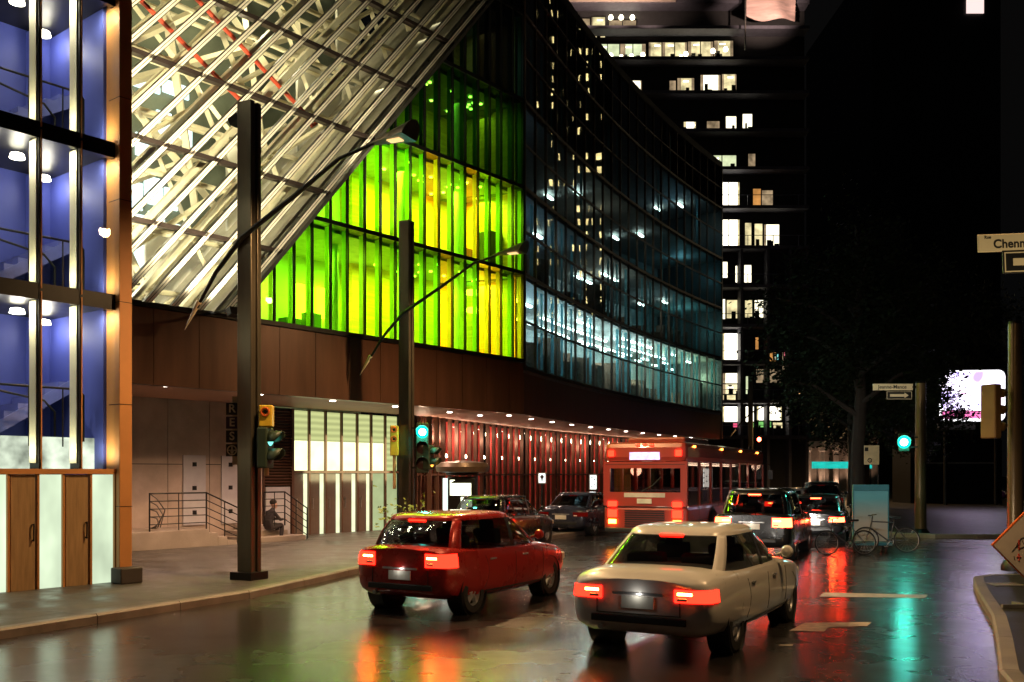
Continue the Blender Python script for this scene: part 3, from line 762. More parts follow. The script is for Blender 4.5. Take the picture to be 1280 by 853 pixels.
for i in range(6,20):
    for d in (.9,2.0,3.1):
        if r3.random() < .8: tube_lamp(i,.5,d,8.72)
    if i % 2: tube_lamp(i,.5,1.5,5.75+2.3,.6)
for i, z in ((11,11.7),(12,11.7),(15,14.7),(18,11.7),(4,11.7),(20,17.7),(8,14.7),(2,8.7),(3,8.7),(21,8.7)):
    tube_lamp(i,.5,1.4,z); tube_lamp(i,.5,2.8,z)
tub.build('tube_lamp', m_tub, cb, off=CB)
for i, z, p_, c_ in ((1,8,70,(.45,.8,1)),(4,8,80,(.6,.9,1)),(7,8,150,(.8,1,.95)),(10,8,170,(.85,1,.9)),(13,8,170,(.85,1,.9)),(16,8,170,(.8,1,.8)),(19,8,130,(.7,.95,.6)),(22,8,110,(.7,.9,.5)),(2,11,34,(.4,.75,1)),(6,11,20,(.5,.8,1)),(12,11,45,(1,.9,.7)),(17,11,20,(.6,.9,.9)),(21,11,45,(.3,.9,.85)),(21,14.3,25,(.3,.8,.9)),(1,14,9,(.4,.7,1)),(11,14,14,(1,.85,.6)),(20,17,14,(.4,.8,1))):
    q = arc_off(i,1.6); lamp('office_light','POINT',(q.x-CB.x,q.y-CB.y,z),p_*(1.7 if z < 9 else 1.1),c_,.15,cb)
# furniture silhouettes in the offices
b = MB()
for i in range(NS):
    for d in (1.2,2.4):
        if r3.random() < .7:
            q = arc_off(i,d); hh = .6+r3.random()*1.3; b.box((q.x,q.y,5.87+hh/2),(.7+r3.random()*.5,.5,hh),rz=r3.random())
        if r3.random() < .4:
            q = arc_off(i,d); hh = .6+r3.random()*1.2; b.box((q.x,q.y,9.12+hh/2),(.8,.5,hh),rz=r3.random())
b.build('office_furniture', pm('furniture_mix',(.16,.09,.06),.6,var=.6,scale=.6), cb, off=CB)
pts = [arc_off(i,3.6) for i in range(NS+1)]; pp = []
for a, b_ in zip(pts, pts[1:]): pp += [a, (a+b_)/2]
pp.append(pts[-1])
pp = [q-CB for q in pp]
red_glazing(pp, cb, [Vector((-math.cos(R(26)),math.sin(R(26)),0))]*len(pp), None, 6, 1)
for i in range(1,NS,2):
    q = arc_off(i,1.0)-CB
    b = MB(); b.lathe([(.085,0),(.085,-.02),(0,-.025)], (q.x,q.y,ZF+.05), n=12); b.build('downlight', m_dl, cb)
    if i % 4 == 1: lamp('soffit_light','SPOT',(q.x,q.y,ZF-.02),70,(1,.72,.55),.06,cb,spot=150)

# ================================================================== apartment block with open balconies
AY = 84.0
def ax(px): return (px-CX)/F*AY
ab = thing('apartment_block', 'dark apartment block with balconies and scattered lit windows above the curved glass wall', 'building', (ax(850),AY,0))
AB = Vector((ax(850),AY,0))
X0, X1 = ax(640)-AB.x, ax(1008)-AB.x
Zr = [zpx(y,AY) for y in (620,547,503,455,409,360,312,262,214,167,120,78,40,8)]
b = MB(); b.b2(X0,X1,.6,14,0,Zr[-1]+.6); b.build('facade_wall', pm('apartment_wall',(.035,.034,.036),.8), ab)
for z in Zr[1:]:
    b = MB(); b.b2(X0,X1,-.9,.6,z-.14,z+.14); sl_ = b.build('balcony_slab', pm('balcony_slab',(.13,.125,.16),.7), ab)
    b = MB()
    if z < zpx(255,AY):
        b.b2(X0,X1,-.88,-.84,z+1.0,z+1.05); xx = ax(900)-AB.x
        while xx < X1: b.b2(xx,xx+.05,-.88,-.84,z+.14,z+1.0); xx += 2.2
        b.build('balcony_rail', pm('rail_lilac_grey',(.2,.2,.28),.5), sl_)
b = MB()
for px in (925,958,985,1006): b.b2(ax(px)-AB.x-.12,ax(px)-AB.x+.12,-.7,.6,0,Zr[6])
b.build('pier', pm('balcony_slab',(.13,.125,.16),.7), ab)
mw = {'w': em('window_bright',(1,.93,.66),1.9,.25,1.2), 'y': em('window_warm',(1,.85,.45),.75,.5,1.5), 'd': em('window_dim',(1,.72,.42),.28,.6,1.5),
      'x': em('window_blown',(1,.93,.74),3.2), 'o': em('window_orange',(1,.45,.12),.45,.5,1.0), 'p': em('window_pale',(.9,1,.6),.75,.35,.8),
      'g': em('window_green',(.35,1,.25),.6,.6,1), 't': em('window_turquoise',(.3,1,.95),.7), 'k': em('window_pink',(1,.12,.25),.9), 'b': em('window_blue',(.1,.18,1),1.0)}
wl = [(722,738,20,44,'d'),(740,757,18,44,'y'),(762,796,22,38,'d'),(745,775,52,79,'p'),(776,808,52,78,'p'),(812,828,50,77,'y'),(829,860,50,76,'y'),(861,893,49,72,'y'),(894,918,48,69,'y'),
 (787,803,98,117,'w'),(838,846,98,114,'d'),(848,869,95,117,'y'),(877,902,91,113,'w'),(904,922,90,113,'y'),(851,858,158,166,'b'),(856,871,150,166,'x'),(885,901,149,163,'d'),(909,922,143,162,'w'),(930,942,140,158,'w'),
 (886,922,192,209,'p'),(937,946,190,209,'d'),(899,926,226,258,'x'),(943,953,234,257,'o'),(954,968,236,256,'d'),(899,926,273,306,'x'),(933,941,277,305,'y'),(945,955,278,308,'y'),(957,976,279,306,'w'),
 (902,911,326,346,'w'),(921,926,331,352,'w'),(932,941,330,352,'w'),(902,908,373,398,'w'),(910,924,374,397,'y'),(933,942,374,396,'y'),(945,956,374,396,'w'),(903,928,416,449,'x'),(946,950,421,436,'o'),(960,972,440,452,'o'),
 (903,928,466,492,'w'),(934,943,470,492,'p'),(947,978,461,478,'d'),(903,928,508,527,'x'),(934,944,508,527,'x'),(948,979,508,525,'x'),(980,990,440,470,'d'),(904,928,480,503,'y'),(938,944,528,534,'g'),(950,966,527,534,'g'),(968,980,528,535,'y'),(918,929,529,534,'k'),(970,975,442,449,'t'),(982,988,440,448,'k')]
for x0, x1, y0, y1, kd in wl:
    xa, xb = ax(x0)-AB.x, ax(x1)-AB.x; za, zb = zpx(y1,AY), zpx(y0,AY)
    fr_ = MB()
    fr_.b2(xa-.08,xb+.08,.46,.58,za-.1,za); fr_.b2(xa-.08,xb+.08,.46,.58,zb,zb+.1); fr_.b2(xa-.08,xa,.46,.58,za,zb); fr_.b2(xb,xb+.08,.46,.58,za,zb)
    n_ = max(1,round((xb-xa)/1.2))
    for k in range(1,n_): xm = xa+(xb-xa)*k/n_; fr_.b2(xm-.035,xm+.035,.46,.56,za,zb)
    o = fr_.build('window', M_dark, ab)
    s = MB(); s.b2(xa,xb,.55,.59,za,zb); s.build('pane', mw[kd], o)
    r3.seed(x0*7+y0)
    if kd in 'wyp' and xb-xa > .7:
        s = MB()
        for k in range(int((xb-xa)/.6)+1):
            xq = xa + r3.random()*(xb-xa-.3); hh = (zb-za)*(.1+.4*r3.random()); s.b2(xq,xq+.15+.3*r3.random(),.50,.54,za,za+hh)
        s.build('plant_on_sill', M_black, o)
    if kd in 'wyxp' and xb-xa > 1.0:
        s = MB(); wq = (xb-xa)*(.06+.16*r3.random()); s.b2(xa,xa+wq,.51,.535,za,zb)
        s.build('curtain', mw['d'] if kd != 'x' else mw['y'], o)  # curtains glow dimly by themselves, standing for room light behind them
        if r3.random() < .6: s = MB(); s.b2(xb-wq*.7,xb,.51,.535,za,zb); s.build('curtain', mw['d'] if kd != 'x' else mw['y'], o)
        s = MB()
        for k in range(max(1,int((xb-xa)/1.6))): s.b2(xa+.5+k*1.5,xa+1.0+k*1.5,.50,.52,zb-.34,zb-.22)
        s.build('ceiling_light', mw['x'], o)
for px, py in ((764,20),(777,20),(791,20),(764,68),(777,70),(790,69),(804,67),(858,66),(852,70),(866,72),(892,62),(908,60),(899,75)):
    b = MB(); b.lathe([(0,-.22),(.18,-.15),(.22,0),(.14,.18),(0,.2)], (ax(px)-AB.x,.3,zpx(py,AY)), n=10)
    b.build('ceiling_lamp', em('apartment_lamp',(1,.9,.6),7), ab)
b = MB(); b.b2(X0,ax(842)-AB.x,-1.4,-.92,Zr[-1]-.1,Zr[-1]+.45); b.build('eave', pm('eave_paint',(.6,.48,.42),.6), ab)
for px in (730,770,810): lamp('eave_light','SPOT',(ax(px)-AB.x,-3.2,Zr[-1]-2.2),330,(1,.7,.55),.1,ab,(R(140),0,0),spot=120)
# flag on the roof, lit pink by its flood lamp
fg = thing('rooftop_flag', 'pale pink floodlit flag flying at the top of the apartment block', 'flag', (ax(926),AY-1.6,Zr[-2]-1.3))
b = MB(); b.cyl((0,0,-1),(0,0,5.2),.07,.05,10); b.build('flagpole', M_steel, fg)
nx, nz = 16, 8; V = []; FS = []
for i in range(nx+1):
    for j in range(nz+1):
        u_, v_ = i/nx, j/nz; V.append((.1+u_*4.3, .45*math.sin(u_*8+v_*1.4)*u_, 1.9+v_*2.9-.5*u_-.25*math.sin(u_*5)))
for i in range(nx):
    for j in range(nz): FS.append((i*(nz+1)+j,(i+1)*(nz+1)+j,(i+1)*(nz+1)+j+1,i*(nz+1)+j+1))
b = MB(); b.add(V, FS); b.build('cloth', pm('flag_cloth',(.8,.55,.5),.8,var=.25,scale=1.5,stretch=(.3,1,2)), fg, smooth=True)
lamp('flag_light','SPOT',(1.8,-4.5,-.5),1700,(1,.7,.55),.1,fg,(R(128),0,R(0)),spot=70)

# ================================================================== lit stone colonnade at the end of the street
cbld = thing('stone_building', 'pale stone building with floodlit columns at the far end of the street', 'building', (32.5,108,0))
b = MB(); b.b2(-8,9,.5,8,0,14); b.build('wall', pm('far_stone',(.30,.24,.20),.7), cbld)
b = MB()
for k in range(9):
    xx = -5.5+k*1.55; b.lathe([(.42,0),(.42,.3),(.33,.4),(.29,4.3),(.42,4.45),(.42,4.8)], (xx,-.4,.2), n=14)
b.build('column', pm('pale_stone_column',(.55,.45,.38),.6), cbld, smooth=True)
b = MB(); b.b2(-6.4,8,-.9,.5,5.0,5.7); b.b2(-8,9,.3,.5,9.2,9.5); b.build('cornice', pm('far_stone',(.30,.24,.20),.7), cbld)
b = MB()
for k in range(8): b.b2(-5.0+k*1.55,-4.4+k*1.55,.35,.48,6.4,8.6); 
b.build('window', M_dark, cbld)
for k in range(5): lamp('column_light','SPOT',(-4.7+k*2.8,-1.5,.3),210,(1,.66,.45),.1,cbld,(R(165),0,0),spot=110)
aw = thing('glowing_awning', 'added teal awning, glowing by itself, at the end of the street', 'awning', (30.6,98,0))
b = MB(); b.prism([(0,0,3.3),(0,-1.5,2.9),(0,-1.5,2.6),(0,0,2.6)],(5.6,0,0)); b.build('canopy', em('glowing_teal_canvas',(.02,.62,.52),.8,.3,1), aw)  # awning added for a cyan streak of light; the canvas itself glows
b = MB(); b.cyl((.1,-1.4,0),(.1,-1.4,2.6),.05); b.cyl((5.5,-1.4,0),(5.5,-1.4,2.6),.05); b.build('post', M_dark, aw)
bs = thing('projecting_sign', 'small white and blue backlit sign box hanging left of the teal awning', 'sign', tuple(at(957,575,88)))
b = MB(); b.b2(-.95,.95,-.15,.15,-.25,.7); b.build('face', em('blue_sign_light',(.45,.75,1),1.8,.4,2), bs)
b = MB(); b.b2(-1.0,1.0,-.1,.18,.7,.78); b.b2(-.9,1.0,-.12,.14,-.9,-.4); b.cyl((0,.1,-4),(0,.1,-.3),.06); b.build('frame', pm('sign_frame_blue',(.15,.25,.4),.5), bs)

# ================================================================== dark towers on the right
dt = thing('office_tower', 'unlit black office tower rising behind the right hand trees', 'building', (62,112,0))
b = MB(); b.b2(-20,-5,0,25,0,62); b.build('wall', pm('tower_cladding',(.012,.012,.013),.6), dt)
p = at(1220,6,111.7); b = MB(); b.b2(p.x-62-1,p.x-62+1,-.15,-.02,p.z-.9,p.z+.8); o = b.build('window', em('window_pink_white',(1,.75,.72),1.0), dt)
# neighbours out of frame on the right, mirrored in the curved glass
def facing(x, y): return math.atan2(y-42, x-5) - math.pi/2
rt = thing('slim_tower', 'slim office tower with yellow lit windows mirrored in the curved glass', 'building', (69.5,114.5,0), facing(69.5,114.5))
b = MB(); b.b2(-2.7,2.7,0,8,0,75); b.build('wall', pm('tower_cladding',(.012,.012,.013),.6), rt)
b = MB()
for k in range(36):
    for j in range(4):
        if r3.random() < .62: b.b2(-2.2+j*1.1,-3+j*1.2+.5+.55*r3.random(),-.1,-.02,4+k*1.9,4.9+k*1.9)
b.build('lit_windows', em('tower_windows',(1,.8,.32),3.2,.5,.9), rt)
rt = thing('low_office_block', 'low dark office block with wide lit windows mirrored in the curved glass', 'building', (62,84,0), facing(62,84))
b = MB(); b.b2(-10,10,0,9,0,47); b.build('wall', pm('tower_cladding',(.012,.012,.013),.6), rt)
b = MB()
for z0,z1,xs in ((28,30,((-6,-4),(-2.5,3.5))),(39,40.3,((-7,-5.5),(-3,.5))),(41.5,42.6,((-7,-5.8),(-1,0.4))),(33,34,((1,3),)),(20,22,((-6,-4),(-3,.5),(1,4)))):
    for x0,x1 in xs: b.b2(x0,x1,-.1,-.02,z0,z1)
b.build('lit_windows', em('block_windows',(1,.82,.5),2.2,.6,.8), rt)
b = MB()
for x0,x1 in ((4.6,5.2),(5.8,6.6)): b.b2(x0,x1,-.1,-.02,20,22)
b.build('red_windows', em('block_red_windows',(1,.15,.08),3.0,.5,.5), rt)
# ================================================================== vehicles
m_tint = glass('car_window',(.30,.32,.33),.04,1.5,.01)
m_tail = em('tail_lamp_red',(1,.016,.006),9)
m_brake = em('brake_lamp_red',(1,.010,.004),10)
m_stop = em('stop_lamp_red',(1,.03,.010),45)
m_core = em('lamp_filament',(1,.13,.02),130)
m_tail_dim = em('tail_lamp_faint', (.22,.006,.003), .35)  # switched-off lamps given a faint red glow of their own
m_amber = em('amber_lamp',(1,.38,.03),22)
m_headw = em('head_lamp',(1,.95,.85),20)
m_rim = pm('alloy',(.55,.55,.56),.32,.75); m_tyre = pm('tyre',(.014,.014,.014),.75)
m_trim = pm('black_trim',(.015,.015,.016),.45); m_plate = pm('number_plate',(.7,.68,.6),.4)
def rrect(x0, x1, hw, z, n=28, e=4.5, c=0):
    pts = []
    for k in range(n):
        a = 2*math.pi*k/n; ca, sa = math.cos(a), math.sin(a)
        pts.append(Vector(((x0+x1)/2+(x1-x0)/2*math.copysign(abs(ca)**(2/e),ca), hw*math.copysign(abs(sa)**(2/e),sa), z)))
    return pts
def wheel(parent, x, y, r, wd=.21):
    s = 1 if y > 0 else -1
    w_ = MB(); w_.lathe([(r*.62,-wd/2),(r*.93,-wd/2),(r,-wd/2+.03),(r,wd/2-.03),(r*.93,wd/2),(r*.62,wd/2),(r*.62,-wd/2)], (0,0,0), 'Y', 28, False)
    o = w_.build('wheel', m_tyre, parent, smooth=30); o.location = (x, y, r)
    w_ = MB(); yy = s*(wd/2-.02)
    w_.lathe([(0,yy-s*.03),(r*.16,yy-s*.02),(r*.18,yy-s*.06)],(0,0,0),'Y',20)
    w_.lathe([(r*.63,yy-s*.09),(r*.63,yy),(r*.57,yy+s*.005),(r*.54,yy-s*.05)],(0,0,0),'Y',28,False)
    for k in range(5):
        a = 2*math.pi*k/5+.3; c_, s_ = math.cos(a), math.sin(a)
        w_.tube([(c_*r*.1,yy-s*.03,s_*r*.1),(c_*r*.6,yy-s*.035,s_*r*.6)],[.045,.028],6)
    w_.build('rim', m_rim, o, smooth=30)
    w_ = MB(); w_.lathe([(0,-s*.01),(r*.6,-s*.01),(r*.6,-s*.03),(0,-s*.03)],(0,0,0),'Y',20); w_.build('brake_disc', m_trim, o)
KIND = {
 'sedan': dict(st=[(-2.30,.66,.44,.82,.90),(-2.25,.80,.34,.84,.93),(-2.10,.86,.26,.89,1.0),(-1.6,.90,.22,.91,1.02),(-.6,.915,.19,.91,.98),(.6,.915,.19,.90,.97),(1.2,.90,.19,.87,.95),(1.9,.86,.22,.79,.86),(2.2,.78,.28,.70,.74),(2.31,.64,.36,.58,.61)],
   cab=[(-1.95,1.2,.83,.90),(-1.72,1.02,.80,1.02),(-1.42,.72,.74,1.19),(-1.15,.42,.67,1.34)], roof=[(-1.15,.42,.67,1.34),(-1.08,.34,.64,1.40),(-.92,.16,.54,1.44),(-.6,-.1,.3,1.455)], wb=1.36, wr=.32, tz=.735, tw=.2, th=.14),
 'hatch': dict(st=[(-1.98,.68,.42,.95,.99),(-1.93,.80,.33,.92,1.0),(-1.75,.85,.25,.96,1.04),(-1.2,.88,.21,.95,1.03),(-.4,.89,.19,.93,1.0),(.6,.89,.19,.91,.98),(1.1,.87,.2,.88,.96),(1.7,.83,.24,.80,.87),(1.98,.74,.3,.69,.73),(2.06,.6,.38,.58,.6)],
   cab=[(-1.86,1.1,.82,.94),(-1.80,.92,.80,1.06),(-1.68,.62,.75,1.24),(-1.52,.36,.69,1.39)], roof=[(-1.52,.36,.69,1.39),(-1.48,.28,.66,1.45),(-1.3,.1,.56,1.49),(-.9,-.2,.3,1.505)], wb=1.27, wr=.31, tz=.83, tw=.17, th=.20),
 'suv': dict(st=[(-2.32,.74,.48,1.05,1.10),(-2.27,.86,.38,1.04,1.10),(-2.1,.92,.30,1.08,1.14),(-1.4,.945,.26,1.07,1.14),(-.4,.95,.25,1.06,1.12),(.7,.95,.25,1.05,1.10),(1.2,.94,.25,1.03,1.10),(1.9,.90,.28,.96,1.03),(2.22,.82,.34,.84,.88),(2.32,.7,.42,.72,.74)],
   cab=[(-2.2,1.25,.88,1.04),(-2.12,1.1,.86,1.18),(-1.98,.85,.81,1.40),(-1.84,.58,.75,1.58)], roof=[(-1.84,.58,.75,1.58),(-1.8,.5,.72,1.66),(-1.62,.3,.62,1.71),(-1.2,0,.4,1.73)], wb=1.38, wr=.37, tz=.92, tw=.17, th=.22),
}
def spline(rows, n):
    """Catmull-Rom through rows of numbers"""
    out = []
    for i in range(len(rows)-1):
        p0, p1, p2, p3 = rows[max(i-1,0)], rows[i], rows[i+1], rows[min(i+2,len(rows)-1)]
        for k in range(n):
            t = k/n
            out.append(tuple(.5*(2*q1+(q2-q0)*t+(2*q0-5*q1+4*q2-q3)*t*t+(3*q1-q0-3*q2+q3)*t**3) for q0,q1,q2,q3 in zip(p0,p1,p2,p3)))
    out.append(tuple(rows[-1])); return out
def car(kind, name, label, paint, loc, az, tail=None, group=None, front=None, cat='car', beams=0):
    K = KIND[kind]; t = thing(name, label, cat, loc, R(90-az), group)
    ST = spline(K['st'], 3)
    def half(st):
        x, hw, zl, zs, zt = st
        h_ = [(.0,zl),(.72*hw,zl),(.93*hw,zl+.07),(.985*hw,zl+.22*(zs-zl)+.05),(1.0*hw,zl+.5*(zs-zl)),(.995*hw,zl+.72*(zs-zl)),(.975*hw,zs-.05),(.90*hw,zs+.3*(zt-zs)),(.62*hw,zt-.016),(.3*hw,zt-.003),(0,zt)]
        return h_[:2] + spline(h_[1:], 2)[1:]
    b = MB(); rings = []
    for st in ST:
        h_ = half(st); full = h_ + [(-y,z) for y,z in h_[-2:0:-1]]
        rings.append([Vector((st[0],y,z)) for y,z in full])
    b.loft(rings); body = b.build('body', paint, t)
    for s in (1,-1):                                   # wheel arches are cut out of the body
        for xw in (K['wb'],-K['wb']):
            q = MB(); yb = K['st'][5][1]; q.cyl((xw,s*(yb-.30),K['wr']+.01),(xw,s*(yb+.3),K['wr']+.01),K['wr']+.06,n=36); co_ = q.build('cutter', None)
            bo = body.modifiers.new('cut','BOOLEAN'); bo.object = co_; bo.operation = 'DIFFERENCE'; bo.solver = 'EXACT'
            me_ = bpy.data.meshes.new_from_object(body.evaluated_get(bpy.context.evaluated_depsgraph_get())); body.modifiers.clear(); body.data = me_; bpy.data.objects.remove(co_)
    body.data.materials.clear(); body.data.materials.append(paint); body.data.name = 'body'
    for p_ in body.data.polygons: p_.use_smooth = True
    body.data.set_sharp_from_angle(angle=R(34))
    def side_y(x, z):
        st = min(ST, key=lambda q: abs(q[0]-x)); i = min(max(ST.index(st),0),len(ST)-1)
        st2 = ST[min(i+1,len(ST)-1)] if x > st[0] else ST[max(i-1,0)]
        f = 0 if st2[0] == st[0] else (x-st[0])/(st2[0]-st[0])
        def yz(s_):
            h_ = half(s_); best = 0
            for (y0,z0),(y1,z1) in zip(h_,h_[1:]):
                if (z0-z)*(z1-z) <= 0 and abs(z1-z0) > 1e-6: best = max(best, y0+(y1-y0)*(z-z0)/(z1-z0))
            return best
        return yz(st)*(1-f)+yz(st2)*f
    tail = tail or m_tail_dim
    # glasshouse with flush pillars and roof
    NR = 56; CB_ = spline(K['cab'], 3); RF = spline(K['roof'], 3)
    rr2 = lambda q, o=0: rrect(q[0]-o, q[1]+o, q[2]+o, q[3], NR)
    b = MB(); b.loft([rr2(q) for q in CB_]); b.build('window_glass', m_tint, t, smooth=60)
    b = MB(); b.loft([rr2(q,.006) for q in RF]); b.build('roof', paint, t, smooth=60)
    def strip_(ks):
        m_ = MB(); m_.loft([[rr2(q,.007)[k % NR] for k in ks] for q in CB_], False, False); o = m_.build('pillar', paint, t, smooth=60)
        so2 = o.modifiers.new('thick','SOLIDIFY'); so2.thickness = .006; so2.offset = 0
    strip_((5,6,7,8)); strip_((48,49,50,51)); strip_((19,20,21,22)); strip_((34,35,36,37))
    for s in (1,-1):
        m_ = MB(); m_.loft([[Vector((xx,s*(q[2]+.006),q[3])) for xx in (-.10,-.0)] for q in CB_], False, False); o = m_.build('pillar', m_trim, t); so2 = o.modifiers.new('thick','SOLIDIFY'); so2.thickness = .006; so2.offset = 0
    b = MB(); zc = K['cab'][0][3]
    for y in (-.36,.36):
        b.box((-.05,y,zc+.06),(.16,.44,.42),ry=R(-12)); b.box((-.08,y,zc+.33),(.10,.24,.16),ry=R(-10)); b.box((-1.05,y,zc+.04),(.16,.5,.34),ry=R(-14))
    b.build('seat', pm('car_seat',(.06,.055,.05),.8), t, bevel=.03)
    xr = K['st'][0][0]; z0, z1 = K['tz']-K['th']/2, K['tz']+K['th']/2; hw0 = K['st'][0][1]
    for s in (1,-1):
        m_ = MB(); xs = [xr-.006+.27*k/9 for k in range(10)]; zz = [z0+(z1-z0)*k/5 for k in range(6)]
        g_ = [[Vector((x, s*(side_y(x+.004,z)+.007), z)) for z in zz] for x in xs]
        yin = .44*hw0/.66; g_.insert(0, [Vector((xr-.012, s*yin, z)) for z in zz])
        m_.loft(g_, False, False); tl_ = m_.build('tail_light', tail, t, smooth=50); so2 = tl_.modifiers.new('thick','SOLIDIFY'); so2.thickness = .02; so2.offset = -1
        if tail is not m_tail_dim:
            m_ = MB(); m_.box((xr-.018,s*(yin+.12),K['tz']+K['th']*.18),(.014,.17,.03)); m_.build('bulb_strip', m_core, tl_, bevel=.004)
        m_ = MB(); m_.box((xr-.018,s*(yin+.09),K['tz']-K['th']*.28),(.012,.12,.035)); m_.build('reversing_lamp', m_plate, t, bevel=.004)
        xf = K['st'][-2][0]; m_ = MB(); m_.box((xf-.04,s*(K['st'][-2][1]-.12),K['st'][-2][3]-.06),(.16,.30,.12),rz=-s*R(14)); m_.build('headlight', front or m_plate, t, bevel=.02)
        if beams: lamp('head_beam','SPOT',(xf+.12,s*(K['st'][-2][1]-.12),K['st'][-2][3]-.06),beams,(1,.93,.82),.06,t,(R(84),0,R(-90)),spot=75)
        zb = K['cab'][1][3]; m_ = MB(); m_.lathe([(0,-.07),(.06,-.06),(.085,-.01),(.075,.03),(.04,.08),(0,.09)],(.60,s*(K['st'][4][1]+.09),zb+.03),'X',16); m_.cyl((.60,s*(K['st'][4][1]-.06),zb-.02),(.60,s*(K['st'][4][1]+.05),zb+.02),.02); m_.build('mirror', paint, t, smooth=True)
        for xx in (-.75,.28):
            m_ = MB(); zq = K['st'][4][3]-.14; m_.box((xx,s*(side_y(xx,zq)+.010),zq),(.17,.022,.026)); m_.build('door_handle', m_rim, t, bevel=.006)
        m_ = MB()
        for xx in (-.98,-.02,.95):
            zz = [.36+(K['st'][4][3]-.08-.36)*k/6 for k in range(7)]; m_.tube([(xx+(.10*math.sin(k*.5) if xx < -.5 else 0), s*(side_y(xx,z)+.001), z) for k,z in enumerate(zz)],.005,5)
        m_.tube([(x_, s*(side_y(x_,K['st'][4][2]+.12)+.002), K['st'][4][2]+.12) for x_ in [-.95+.19*k for k in range(11)]],.016,6); m_.build('door_seam', m_trim, t)
    r_ = K['roof'][0]; b = MB(); b.box((r_[0]-.012,0,r_[3]+.0),(.03,.30,.022)); b.build('high_brake_light', tail, t)
    b = MB(); b.box((xr-.004,0,K['st'][1][2]+.10),(.03,1.15,.085)); b.build('bumper', m_trim, t, bevel=.012)
    b = MB(); b.box((K['st'][-2][0]+.05,0,.38),(.1,1.1,.16)); b.build('bumper', m_trim, t, bevel=.03)
    zp = K['tz']-.10 if kind != 'hatch' else .60
    b = MB(); b.box((xr-.008,0,zp),(.014,.40,.14)); b.build('number_plate', m_plate, t, bevel=.004)
    b = MB(); b.box((xr-.008,0,zp+.10),(.02,.62,.028)); b.build('boot_trim', m_rim, t, bevel=.005)
    b = MB(); b.box((xr-.001,0,zp-.13),(.012,1.02,.008)); b.box((xr-.001,.50,zp-.02),(.012,.008,.22)); b.box((xr-.001,-.50,zp-.02),(.012,.008,.22)); b.build('boot_seam', m_trim, t)
    b = MB(); b.cyl((xr-.03,.45,K['st'][1][2]+.0),(xr+.2,.45,K['st'][1][2]+.01),.03,n=12); b.build('exhaust_pipe', m_rim, t, smooth=30)
    if tail is not m_tail_dim: pl_ = lamp('plate_light','POINT',(xr-.08,0,zp+.09),.3,(1,.95,.85),.02,t); pl_.data.specular_factor = 0
    for s in (1,-1):
        for xw in (K['wb'],-K['wb']):
            b = MB(); yb = s*(K['st'][5][1]-.03); b.lathe([(K['wr']+.058,yb),(K['wr']+.05,yb),(K['wr']+.05,yb-s*.26),(0,yb-s*.26),(0,yb-s*.265),(K['wr']+.058,yb-s*.265),(K['wr']+.058,yb)],(xw,0,K['wr']+.01),'Y',30,False)
            b.build('wheel_arch', m_trim, t, smooth=30); wheel(t, xw, s*(K['st'][5][1]-.14), K['wr'])
    return t
paint = lambda n,c,r=.28,mt=.2: pm('paint_'+n,c,r,mt,var=.03,scale=2,coat=.8)
P_white, P_black, P_trail_red, P_grey, P_blue = paint('white',(.72,.70,.66),.3,0), paint('black',(.012,.012,.014)), paint('red',(.38,.02,.015)), paint('silver',(.42,.40,.38),.3,.5), paint('dark_blue',(.03,.035,.06))
def pos(q, Y): return tuple(street(q, Y))
car('sedan','car','white sedan in the foreground driving away with bright red tail lights', P_white, pos(-3.15,12.9), 29, m_brake, beams=220)
car('hatch','car','hatchback painted dark red to stand for red light trails, glowing tail lights, passing the left kerb', P_trail_red, pos(-7.35,15.9), 29, m_brake, beams=220)  # body colour carries the red of the light trails along this lane
car('suv','car','black SUV braking behind the bus with red and amber lights', P_black, pos(-4.6,25.3), 24, m_stop, beams=160)
car('sedan','car','black sedan with red lights waiting left of the blue advertising board', P_black, (9.75,30.6,0), 21, m_stop, beams=160)
car('hatch','car','silver hatchback farther up the street between the bus and the black sedan', P_grey, pos(-6.6,41.5), 24, m_tail)
car('suv','car','dark SUV parked at the far corner just beyond the blue advertising board', P_black, (14.2,44.0,0), 19, None)
# parked along the left kerb
gp = 'dark cars parked along the left kerb'
car('hatch','parked_car','black hatchback parked by the poster column, green light on its roof', P_black, (-.25,27.6,0), 24, None, gp)
car('sedan','parked_car','dark blue sedan parked between the hatchback and the bus', P_blue, (2.6,34.2,0), 25, None, gp)
car('suv','parked_car','black SUV parked along the kerb beyond the bus', P_black, pos(-10.5,50), 25, None, gp)
car('sedan','parked_car','small dark car, its purple sheen put into the paint, parked below the billboard', paint('purple',(.10,.03,.22)), (34.5,72,0), 110, None)  # purple highlight is put into the paint colour
# ---- city bus
bus = thing('city_bus', 'city bus painted red to stand for smeared tail light, with lit windows and red rear lamps driving away along the street', 'bus', pos(-8.35,33.5), R(90-25))
P_bus = paint('bus_glow_red',(.36,.045,.03),.35,0); m_busg = glass('bus_window',(.55,.5,.48),.04)  # red body colour stands in for the red light smeared over the bus
L0, L1, W2 = -6.0, 6.0, 1.27
def sect(x, z0, z1, w0=W2, w1=W2): return [Vector((x,-w0,z0)),Vector((x,w0,z0)),Vector((x,w1,z1)),Vector((x,-w1,z1))]
b = MB(); b.b2(L0,L1,-W2,W2,.34,1.15); b.build('lower_body', P_bus, bus, bevel=.11)
b = MB(); b.b2(L0+.02,L1-.02,-W2+.02,W2-.02,2.42,3.02); b.build('roof', P_bus, bus, bevel=.16)
b = MB(); b.b2(L0+1.2,L0+4.2,-.9,.9,3.0,3.2); b.build('roof_unit', P_bus, bus, bevel=.06)
for s in (1,-1):
    for k in range(9): x = L0+.12+k*1.47; b = MB(); b.box((x,s*(W2-.05),1.8),(.12,.07,1.3)); b.build('pillar', P_bus, bus)
b = MB()
